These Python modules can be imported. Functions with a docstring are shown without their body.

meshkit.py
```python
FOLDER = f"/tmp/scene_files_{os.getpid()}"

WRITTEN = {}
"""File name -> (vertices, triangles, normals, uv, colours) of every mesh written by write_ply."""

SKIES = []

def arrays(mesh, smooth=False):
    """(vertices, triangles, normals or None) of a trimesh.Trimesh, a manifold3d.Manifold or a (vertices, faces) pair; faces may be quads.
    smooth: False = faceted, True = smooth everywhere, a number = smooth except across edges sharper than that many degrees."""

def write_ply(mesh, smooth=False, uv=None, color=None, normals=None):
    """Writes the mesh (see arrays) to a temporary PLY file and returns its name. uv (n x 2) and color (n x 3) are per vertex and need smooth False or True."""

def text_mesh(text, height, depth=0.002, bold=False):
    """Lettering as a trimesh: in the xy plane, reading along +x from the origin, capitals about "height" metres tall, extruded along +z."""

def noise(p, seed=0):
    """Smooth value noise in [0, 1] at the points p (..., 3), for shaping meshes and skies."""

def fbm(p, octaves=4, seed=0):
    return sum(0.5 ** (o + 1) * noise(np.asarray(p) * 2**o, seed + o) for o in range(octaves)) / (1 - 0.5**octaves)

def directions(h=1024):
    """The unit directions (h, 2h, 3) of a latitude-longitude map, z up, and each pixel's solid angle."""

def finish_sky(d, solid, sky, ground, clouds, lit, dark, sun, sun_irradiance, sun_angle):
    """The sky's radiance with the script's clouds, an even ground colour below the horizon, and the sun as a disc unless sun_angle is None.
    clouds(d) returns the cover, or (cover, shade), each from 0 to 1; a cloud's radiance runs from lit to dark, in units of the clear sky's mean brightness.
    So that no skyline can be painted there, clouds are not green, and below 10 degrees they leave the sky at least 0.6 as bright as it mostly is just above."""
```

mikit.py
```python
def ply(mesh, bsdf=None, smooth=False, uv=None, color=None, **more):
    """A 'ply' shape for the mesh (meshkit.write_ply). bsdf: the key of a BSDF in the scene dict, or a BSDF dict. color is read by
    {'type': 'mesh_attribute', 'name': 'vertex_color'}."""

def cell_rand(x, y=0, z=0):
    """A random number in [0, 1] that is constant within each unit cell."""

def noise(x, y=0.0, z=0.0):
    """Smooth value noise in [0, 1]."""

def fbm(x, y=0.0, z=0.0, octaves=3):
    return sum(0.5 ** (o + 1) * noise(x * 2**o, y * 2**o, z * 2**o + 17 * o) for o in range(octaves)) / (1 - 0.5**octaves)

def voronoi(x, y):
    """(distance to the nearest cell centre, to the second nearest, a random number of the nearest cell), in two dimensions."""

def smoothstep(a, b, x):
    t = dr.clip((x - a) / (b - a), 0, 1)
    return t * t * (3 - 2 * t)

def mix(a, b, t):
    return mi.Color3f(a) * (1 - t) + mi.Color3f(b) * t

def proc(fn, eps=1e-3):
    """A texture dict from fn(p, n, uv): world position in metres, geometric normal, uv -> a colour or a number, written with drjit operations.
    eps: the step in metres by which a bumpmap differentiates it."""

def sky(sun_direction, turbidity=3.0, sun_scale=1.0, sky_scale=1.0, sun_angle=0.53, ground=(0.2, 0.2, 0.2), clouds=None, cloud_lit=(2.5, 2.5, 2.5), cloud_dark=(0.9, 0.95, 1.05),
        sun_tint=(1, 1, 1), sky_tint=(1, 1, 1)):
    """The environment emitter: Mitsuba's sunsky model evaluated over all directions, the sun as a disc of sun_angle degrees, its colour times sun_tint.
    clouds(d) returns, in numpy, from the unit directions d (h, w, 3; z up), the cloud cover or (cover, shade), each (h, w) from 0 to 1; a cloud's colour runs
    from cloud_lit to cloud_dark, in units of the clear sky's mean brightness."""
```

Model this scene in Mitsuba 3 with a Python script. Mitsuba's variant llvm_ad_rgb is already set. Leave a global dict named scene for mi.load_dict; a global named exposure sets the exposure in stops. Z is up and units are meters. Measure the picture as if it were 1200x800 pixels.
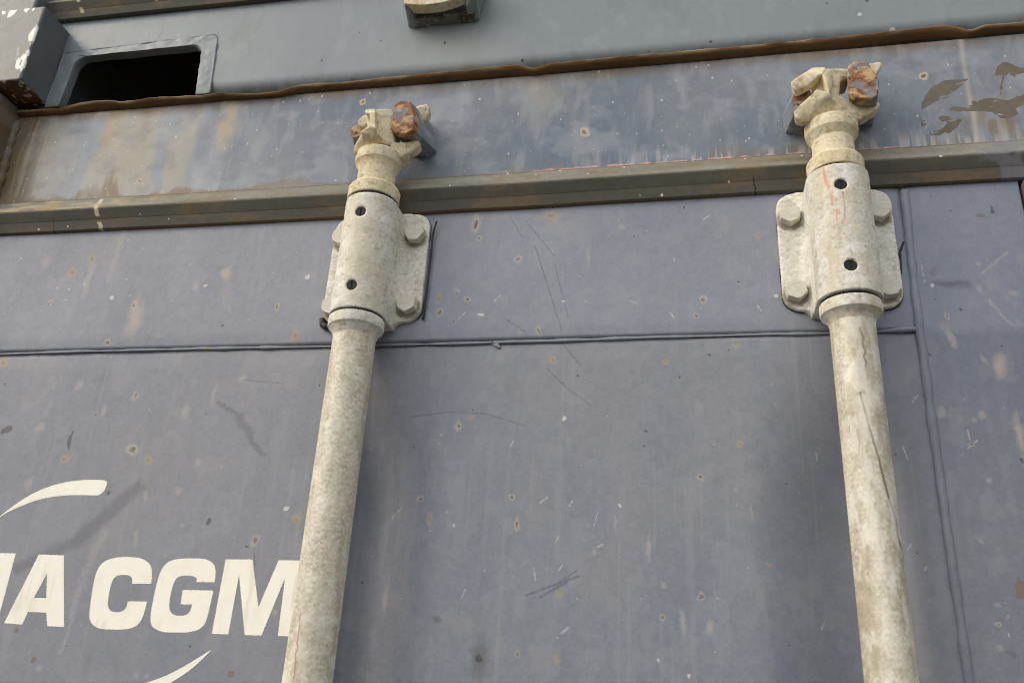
import math, random, numpy as np, trimesh, manifold3d, drjit as dr, mitsuba as mi, mikit, meshkit
from mikit import noise, fbm, voronoi, smoothstep, mix, proc, cell_rand
from shapely.geometry import Polygon, Point, box as sbox
from shapely import affinity
T = mi.ScalarTransform4f
scene, labels = {'type': 'scene'}, {}

# ---------------------------------------------------------------- camera, light, exposure
CAM = np.array([0.08684, -0.82607, 1.94364])
FWD = np.array([-0.19139798, 0.89823862, 0.39564403]); UP = np.array([0.02429667, -0.3986368, 0.91678699])
scene['sensor'] = {'type': 'perspective', 'fov': 60.7314, 'fov_axis': 'x', 'near_clip': 0.02, 'far_clip': 200.0,
                   'to_world': T().look_at(origin=CAM.tolist(), target=(CAM + FWD).tolist(), up=UP.tolist())}
SUN = np.array([-0.80, -0.48, 0.62]); SUN /= np.linalg.norm(SUN)
def overcast(d):
    # a bright, thin overcast, brightest round the veiled sun and dull on the far side
    return np.ones(d.shape[:2]), np.clip(1.25 * (0.5 - 0.5 * (d @ SUN)) ** 0.75, 0, 1)
scene['sky'] = mikit.sky(SUN, turbidity=3, sun_scale=0.14, sun_angle=24, sun_tint=(0.96, 0.99, 1.03), clouds=overcast, cloud_lit=(3.66, 3.66, 3.64), cloud_dark=(0.46, 0.48, 0.51), ground=(0.075, 0.072, 0.066))
exposure = 2.86

MARKS = [(-0.6609,2.3732,0.0036,0.0036,'r',),(-0.6432,2.4131,0.0107,0.0099,'t',),(-0.62,2.431,0.0072,0.01,'t',),(-0.618,2.4027,0.0059,0.0293,'p',),(-0.546,2.3679,0.0057,0.007,'r',),(-0.5415,2.35,0.0123,0.0298,'q',),(-0.568,2.3191,0.0067,0.0068,'r',),(-0.5792,2.3782,0.0035,0.0036,'w',),(-0.4408,2.3074,0.0074,0.0054,'t',),(-0.5186,2.2541,0.0043,0.0063,'r',),(-0.506,2.1916,0.0093,0.009,'r',),(-0.4854,2.1791,0.0072,0.0078,'t',),(-0.5877,2.179,0.0075,0.0081,'t',),(-0.4336,2.3759,0.0033,0.0045,'t',),(-0.46,2.3881,0.0022,0.0023,'w',),(-0.3364,2.3192,0.0061,0.0127,'t',),(-0.3631,2.3559,0.0031,0.0066,'r',),(-0.3912,2.2724,0.0061,0.0062,'p',),(-0.5934,2.2665,0.0055,0.0087,'p',),(-0.684,2.4305,0.0085,0.0114,'p',),(-0.4721,2.3886,0.0044,0.0093,'p',),(-0.334,2.3939,0.0032,0.0034,'w',),(-0.6705,2.2139,0.0056,0.0043,'d',),(-0.586,2.2025,0.0022,0.0124,'d',),(-0.7023,2.2973,0.0082,0.0081,'t',),(-0.1395,2.4528,0.008,0.0168,'r',),(-0.1342,2.4337,0.0039,0.0044,'r',),(-0.054,2.4578,0.0154,0.0089,'t',),(-0.0881,2.4076,0.0057,0.0064,'r',),(-0.1731,2.3607,0.0049,0.0084,'t',),(-0.1725,2.3441,0.0048,0.0083,'r',),(-0.1526,2.3703,0.0048,0.0053,'p',),(-0.1412,2.3584,0.0038,0.0052,'r',),(-0.1256,2.3405,0.0038,0.0031,'w',),(-0.1339,2.3769,0.0024,0.0026,'t',),(-0.0624,2.3195,0.0055,0.0079,'r',),(-0.0816,2.3201,0.0028,0.003,'r',),(-0.0363,2.3525,0.0018,0.002,'w',),(0.0254,2.4401,0.0055,0.0064,'p',),(0.0915,2.4598,0.0018,0.0022,'d',),(0.1096,2.3501,0.0051,0.0059,'r',),(0.103,2.3299,0.0034,0.0038,'r',),(0.1652,2.4218,0.0035,0.0041,'t',),(0.0706,2.2827,0.0042,0.0037,'t',),(-0.0457,2.2852,0.0045,0.0048,'t',),(0.1135,2.2882,0.0025,0.0018,'d',),(0.1413,2.2995,0.005,0.0037,'t',),(0.1815,2.3512,0.0021,0.0024,'w',),(-0.1419,2.2156,0.0054,0.0092,'r',),(-0.1273,2.2247,0.0036,0.0037,'t',),(-0.1762,2.1419,0.0044,0.0043,'r',),(-0.08,2.1428,0.0034,0.0034,'r',),(-0.1644,2.1208,0.0052,0.0085,'t',),(-0.0735,2.1163,0.0033,0.0107,'r',),(0.1005,2.1618,0.0047,0.0049,'r',),(0.1373,2.196,0.0039,0.0059,'t',),(0.1143,2.1961,0.0024,0.0025,'r',),(-0.0305,2.223,0.0026,0.0027,'w',),(0.0506,2.2092,0.0016,0.0017,'d',),(0.0488,2.1945,0.0016,0.0017,'d',),(0.0165,2.2015,0.0025,0.0026,'t',),(0.0252,2.1348,0.002,0.002,'w',),(0.0965,2.0531,0.0045,0.0052,'r',),(0.0623,2.0343,0.0034,0.0033,'r',),(-0.0316,2.053,0.0048,0.0046,'y',),(-0.0311,1.9928,0.0046,0.0043,'y',),(-0.068,1.9963,0.0031,0.0029,'r',),(-0.1467,2.0239,0.0054,0.0054,'g',),(-0.1009,1.9898,0.0104,0.0249,'g',),(-0.1018,1.9919,0.0036,0.0037,'d',),(0.0657,2.0634,0.0038,0.003,'p',),(0.1039,2.0292,0.0044,0.008,'p',),(0.081,2.0313,0.003,0.0146,'p',),(0.0858,1.9874,0.0022,0.0021,'w',),(0.0596,1.9974,0.0019,0.0018,'w',),(0.1595,2.0839,0.003,0.0023,'t',),(-0.1353,2.1153,0.0017,0.0017,'w',),(-0.144,2.1261,0.0017,0.0025,'p',),(0.0001,2.0903,0.0032,0.0031,'p',),(-0.479,2.0966,0.0039,0.0136,'p',),(-0.4274,2.1108,0.0029,0.0036,'p',),(-0.4422,2.1457,0.0059,0.0056,'p',),(-0.4002,2.1147,0.0029,0.0054,'d',),(-0.3034,2.1179,0.0065,0.007,'t',),(-0.344,2.0948,0.0056,0.0078,'r',),(-0.3525,2.0903,0.0037,0.0017,'d',),(-0.3154,2.1282,0.0028,0.0027,'w',),(-0.5902,1.9983,0.003,0.0026,'b',),(-0.5524,1.9655,0.0048,0.0041,'p',),(-0.5613,1.9723,0.0029,0.0025,'b',),(-0.3105,2.0253,0.0036,0.004,'p',),(-0.4411,2.0773,0.0029,0.0026,'p',),(-0.4466,2.0558,0.0038,0.0035,'t',),(-0.3435,1.9686,0.0035,0.0031,'b',),(-0.4442,1.9617,0.0037,0.004,'p',),(-0.4316,1.963,0.0027,0.0032,'p',),(-0.4245,2.1783,0.005,0.0058,'p',),(-0.6226,2.1528,0.0064,0.013,'p',),(-0.4786,2.139,0.003,0.0075,'p',),(-0.5223,2.1432,0.002,0.0029,'d',),(0.3564,2.4412,0.0014,0.0018,'d',),(0.3864,2.4334,0.0063,0.003,'b',),(0.3728,2.3776,0.0023,0.0029,'p',),(0.372,2.3504,0.0038,0.0047,'p',),(0.3277,2.355,0.0027,0.0033,'w',),(0.4007,2.3447,0.0045,0.0055,'p',),(0.3521,2.329,0.0019,0.0018,'d',),(0.3374,2.3223,0.0038,0.0055,'r',),(0.332,2.3699,0.0039,0.0076,'s',),(0.3376,2.3006,0.003,0.0143,'p',),(0.3628,2.2771,0.0037,0.0052,'p',),(0.3764,2.27,0.0073,0.0173,'q',),(0.3211,2.226,0.0051,0.0059,'p',),(0.3469,2.2175,0.0036,0.0041,'p',),(0.3541,2.2224,0.0036,0.005,'p',),(0.3475,2.357,0.017,0.0028,'s',),(0.3187,2.2834,0.0015,0.0018,'d',),(0.3514,2.1609,0.0031,0.0035,'p',),(0.3372,2.1071,0.0027,0.003,'p',),(0.3414,2.0536,0.0023,0.0025,'p',),(0.3404,2.0384,0.0023,0.0024,'r',),(0.3381,2.0187,0.0033,0.0034,'p',),(0.3479,2.0441,0.0023,0.0024,'p',),(0.3412,2.1932,0.0025,0.0028,'r',),(0.38,2.1789,0.0021,0.0024,'d',),(0.3621,2.0675,0.006,0.01,'b',),(0.3831,2.2027,0.0056,0.0243,'q',),(0.3467,2.0157,0.0065,0.0054,'s',),(0.3968,2.4397,0.0016,0.006,'d',),(-0.5042,2.0171,0.0019,0.0017,'w',),(-0.436,2.404,0.0099,0.0116,'q',),(-0.4215,2.2548,0.0031,0.0143,'p',),(-0.4522,2.2353,0.0062,0.0091,'p',),(-0.5535,2.2363,0.0043,0.0105,'p',),(-0.6282,2.2167,0.0077,0.0063,'p',),(-0.2079,2.043,0.0034,0.0159,'p',),(0.1449,2.1299,0.0015,0.0111,'p',),(0.0514,2.0969,0.0016,0.0141,'p',),(0.0197,2.1201,0.0016,0.0113,'p',),(-0.0101,2.4059,0.0028,0.0147,'p',)]
SEGS = [(-0.0619,2.0498,-0.013,2.0689,0.00105,'B',),(-0.0482,2.0486,-0.024,2.0632,0.00128,'B',),(-0.0351,2.0606,-0.0147,2.0735,0.00056,'B',),(-0.0558,2.0748,-0.0537,2.0639,0.00073,'w',),(-0.0315,2.0739,-0.0285,2.0786,0.0008,'w',),(-0.0311,2.0139,-0.022,2.0224,0.00109,'w',),(-0.052,2.1373,-0.0455,2.1423,0.00084,'w',),(-0.0236,2.1343,-0.0205,2.1393,0.00082,'w',),(-0.0846,2.1938,-0.0823,2.1991,0.00078,'w',),(-0.1623,2.2021,-0.1583,2.2075,0.00081,'w',),(0.209,2.1909,0.2102,2.1778,0.00076,'w',),(0.201,2.0306,0.2076,2.0414,0.0007,'w',),(-0.0356,2.0991,-0.0334,2.1048,0.00065,'w',),(-0.0697,2.4216,-0.0546,2.3746,0.00076,'D',),(-0.0546,2.3746,-0.037,2.3188,0.00074,'D',),(-0.0366,2.3061,-0.0164,2.2798,0.00072,'D',),(-0.0507,2.2768,-0.0306,2.2558,0.00071,'D',),(-0.0306,2.2558,-0.0042,2.2354,0.0007,'D',),(-0.1932,2.228,-0.1522,2.2314,0.00074,'D',),(-0.1522,2.2314,-0.1114,2.2282,0.00064,'D',),(-0.1114,2.2282,-0.0709,2.2152,0.00072,'D',),(-0.047,2.3972,-0.0303,2.3333,0.00056,'D',),(-0.0974,2.4559,-0.0846,2.4332,0.00059,'D',),(-0.1,2.3356,-0.0761,2.3189,0.00075,'D',),(-0.0828,2.4551,-0.0474,2.4077,0.00058,'D',),(-0.4139,2.2428,-0.3857,2.2278,0.00204,'S',),(-0.3857,2.2278,-0.3718,2.2075,0.00401,'S',),(-0.3718,2.2075,-0.352,2.1849,0.00247,'S',),(-0.4892,2.1491,-0.5449,2.0918,0.00607,'S',),(-0.5449,2.0918,-0.6073,2.0612,0.00606,'S',),(-0.3918,2.2704,-0.3425,2.2656,0.00061,'D',),(-0.3417,2.0821,-0.3395,2.0703,0.00092,'D',),(-0.5175,2.0986,-0.5289,2.0493,0.00401,'P',),(-0.5289,2.0493,-0.5332,1.9824,0.00197,'P',),(-0.5897,2.5135,-0.5858,2.4341,0.00304,'P',),(-0.5858,2.4341,-0.5916,2.3993,0.00236,'P',),(0.3412,2.1932,0.3404,2.2077,0.00064,'w',),(0.3412,2.1932,0.3313,2.1836,0.00064,'w',),(0.3412,2.1932,0.3469,2.198,0.00064,'w',),(0.3471,2.0312,0.3465,2.019,0.00059,'w',),(0.2797,2.1015,0.2831,2.106,0.00063,'w',),(0.29,2.0827,0.2917,2.0856,0.00062,'w',),(0.004,2.0959,0.0119,2.0992,0.00064,'w',),(-0.1238,2.0455,-0.1202,2.0535,0.00058,'w',),(0.1625,2.3404,0.1655,2.3345,0.00075,'w',),(0.0035,2.128,0.0004,2.1158,0.00049,'w',),(0.1114,2.0528,0.1187,2.0493,0.00045,'w',),(0.3768,2.3679,0.4018,2.3905,0.00115,'P',),(0.3788,2.34,0.3933,2.3124,0.00113,'P',),(0.3333,2.3142,0.3402,2.2917,0.00228,'P',),(0.3335,2.3576,0.3626,2.3545,0.00311,'S',),(0.3218,2.3896,0.323,2.3608,0.00079,'w',),(0.2849,2.1949,0.2878,2.1819,0.00059,'w',),(0.2972,2.2363,0.3025,2.243,0.0006,'w',),(0.04,2.3477,0.0338,2.3509,0.00071,'w',),(-0.0091,2.3545,-0.0127,2.3506,0.00072,'w',),(-0.209,2.1252,-0.1993,2.1339,0.00062,'w',),(0.1081,2.4417,0.119,2.4495,0.00071,'w',),(-0.1507,2.3342,-0.1428,2.3431,0.00086,'w',),(-0.1107,2.3563,-0.1054,2.3622,0.00085,'w',),(0.0748,2.3357,0.0791,2.3298,0.00078,'w',),(0.0804,2.4015,0.0803,2.3953,0.00071,'w',)]
LETTERS = {'A':[[(-0.5875,2.076,),(-0.5574,2.0757,),(-0.5366,2.0045,),(-0.5559,2.0047,),(-0.5609,2.0177,),(-0.5826,2.0178,),(-0.5856,2.0051,),(-0.6069,2.0058,)],[(-0.5718,2.0572,),(-0.5652,2.032,),(-0.58,2.0319,)]],'C':[[(-0.4492,2.0497,),(-0.4508,2.0603,),(-0.4546,2.0692,),(-0.4663,2.075,),(-0.4785,2.0759,),(-0.4922,2.0756,),(-0.5069,2.0722,),(-0.5136,2.0648,),(-0.5152,2.0542,),(-0.5123,2.0202,),(-0.5079,2.0093,),(-0.4971,2.0042,),(-0.4836,2.0039,),(-0.4654,2.0045,),(-0.4547,2.0083,),(-0.4501,2.0165,),(-0.4496,2.0321,),(-0.471,2.0317,),(-0.4709,2.0259,),(-0.4747,2.0211,),(-0.4856,2.0205,),(-0.492,2.0243,),(-0.4943,2.0339,),(-0.4945,2.0517,),(-0.4905,2.0572,),(-0.4777,2.0579,),(-0.4714,2.0547,),(-0.471,2.0491,)]],'G':[[(-0.3997,2.0528,),(-0.3795,2.0531,),(-0.3803,2.0636,),(-0.3839,2.0715,),(-0.3941,2.076,),(-0.4074,2.076,),(-0.4224,2.0757,),(-0.4352,2.0727,),(-0.4416,2.0642,),(-0.4433,2.0502,),(-0.4429,2.0182,),(-0.4389,2.0083,),(-0.4273,2.0037,),(-0.4126,2.0037,),(-0.3935,2.0047,),(-0.3832,2.0095,),(-0.3801,2.0175,),(-0.3791,2.045,),(-0.4127,2.0446,),(-0.4119,2.0307,),(-0.3992,2.0308,),(-0.3998,2.0245,),(-0.4033,2.0201,),(-0.4156,2.0194,),(-0.4228,2.0237,),(-0.4253,2.0346,),(-0.4247,2.0521,),(-0.4205,2.0585,),(-0.4053,2.0589,),(-0.3995,2.0564,)]],'M':[[(-0.372,2.0759,),(-0.3427,2.0763,),(-0.3278,2.0303,),(-0.3144,2.0764,),(-0.2857,2.0765,),(-0.2851,2.0049,),(-0.3029,2.0048,),(-0.3045,2.0598,),(-0.3199,2.0044,),(-0.3374,2.0043,),(-0.3545,2.0616,),(-0.3547,2.0042,),(-0.3722,2.0041,)]]}
ARCS = [[(-0.6635,2.1009,),(-0.6465,2.1174,),(-0.629,2.1324,),(-0.6071,2.1458,),(-0.5834,2.1533,),(-0.5587,2.1567,),(-0.535,2.1569,),(-0.5286,2.1559,),(-0.5267,2.153,),(-0.5281,2.1448,),(-0.5318,2.1409,),(-0.5357,2.1395,),(-0.5649,2.1402,),(-0.5899,2.138,),(-0.6106,2.1332,),(-0.6304,2.1251,),(-0.6464,2.117,),(-0.6631,2.0999,)],[(-0.3692,1.9896,),(-0.3765,1.9851,),(-0.3876,1.9778,),(-0.4016,1.9694,),(-0.4159,1.9622,),(-0.4336,1.956,),(-0.4576,1.9489,),(-0.4883,1.942,),(-0.5137,1.9386,),(-0.5179,1.9362,),(-0.5162,1.9303,),(-0.5091,1.9285,),(-0.4852,1.9309,),(-0.4544,1.9367,),(-0.4307,1.944,),(-0.4082,1.9566,),(-0.3971,1.9636,),(-0.3862,1.9717,),(-0.3758,1.9822,)]]
RESID = [[(0.3461,2.5717,),(0.3482,2.5818,),(0.3539,2.5928,),(0.362,2.6024,),(0.3723,2.6077,),(0.3846,2.6094,),(0.4013,2.6077,),(0.3945,2.6059,),(0.3818,2.6016,),(0.3922,2.6017,),(0.3843,2.5944,),(0.3749,2.5884,),(0.3627,2.5873,),(0.3781,2.5863,),(0.3638,2.5826,),(0.3563,2.5776,)],[(0.3443,2.568,),(0.346,2.5638,),(0.3512,2.5577,),(0.3477,2.5564,),(0.3512,2.5532,),(0.3443,2.55,)],[(0.3601,2.5602,),(0.3681,2.5622,),(0.3779,2.5598,),(0.385,2.5558,),(0.3804,2.5473,),(0.3719,2.5403,),(0.3613,2.5363,),(0.3521,2.5375,),(0.3509,2.5414,),(0.3588,2.5436,),(0.3669,2.5473,),(0.3702,2.5526,),(0.3647,2.5565,)],[(0.425,2.6099,),(0.4291,2.62,),(0.4352,2.6268,),(0.4418,2.6256,),(0.4478,2.6203,),(0.4572,2.6158,),(0.4689,2.6158,),(0.4793,2.6078,),(0.4672,2.6056,),(0.4538,2.6104,),(0.446,2.6089,),(0.4445,2.6049,),(0.4409,2.609,),(0.4358,2.6088,),(0.4314,2.5966,),(0.4274,2.5833,),(0.4289,2.5969,),(0.4322,2.6092,)],[(0.3742,2.5702,),(0.3797,2.5731,),(0.3896,2.5711,),(0.3985,2.5736,),(0.3974,2.5783,),(0.4059,2.5786,),(0.4114,2.5815,),(0.4245,2.5791,),(0.4341,2.5759,),(0.4466,2.5815,),(0.462,2.5845,),(0.4747,2.581,),(0.4623,2.5665,),(0.4497,2.5699,),(0.4389,2.5643,),(0.4411,2.5574,),(0.4287,2.5519,),(0.4225,2.5546,),(0.4152,2.562,),(0.4057,2.5651,),(0.3922,2.5652,),(0.3806,2.5669,)]]
LIP = [(-0.9087,2.6738,),(-0.7955,2.6692,),(-0.7579,2.6679,),(-0.7296,2.6653,),(-0.7069,2.6724,),(-0.6815,2.6742,),(-0.6595,2.6736,),(-0.6391,2.6688,),(-0.6165,2.6694,),(-0.597,2.6718,),(-0.5667,2.6703,),(-0.5218,2.6673,),(-0.5075,2.6687,),(-0.4944,2.6702,),(-0.4754,2.6655,),(-0.4441,2.6638,),(-0.4262,2.6635,),(-0.4088,2.6645,),(-0.3954,2.6686,),(-0.3842,2.6715,),(-0.3285,2.67,),(-0.2497,2.6713,),(-0.1514,2.6723,),(-0.1034,2.6731,),(-0.0928,2.6707,),(-0.083,2.6644,),(-0.0737,2.6673,),(-0.0614,2.6712,),(-0.0047,2.6716,),(0.0953,2.672,),(0.1919,2.6725,),(0.2851,2.6742,),(0.3396,2.6752,),(0.3797,2.6765,),(0.3918,2.6744,),(0.4007,2.6691,),(0.4064,2.6666,),(0.4147,2.6699,),(0.4221,2.6732,),(0.4614,2.6715,),(0.512,2.6713,)]
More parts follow.
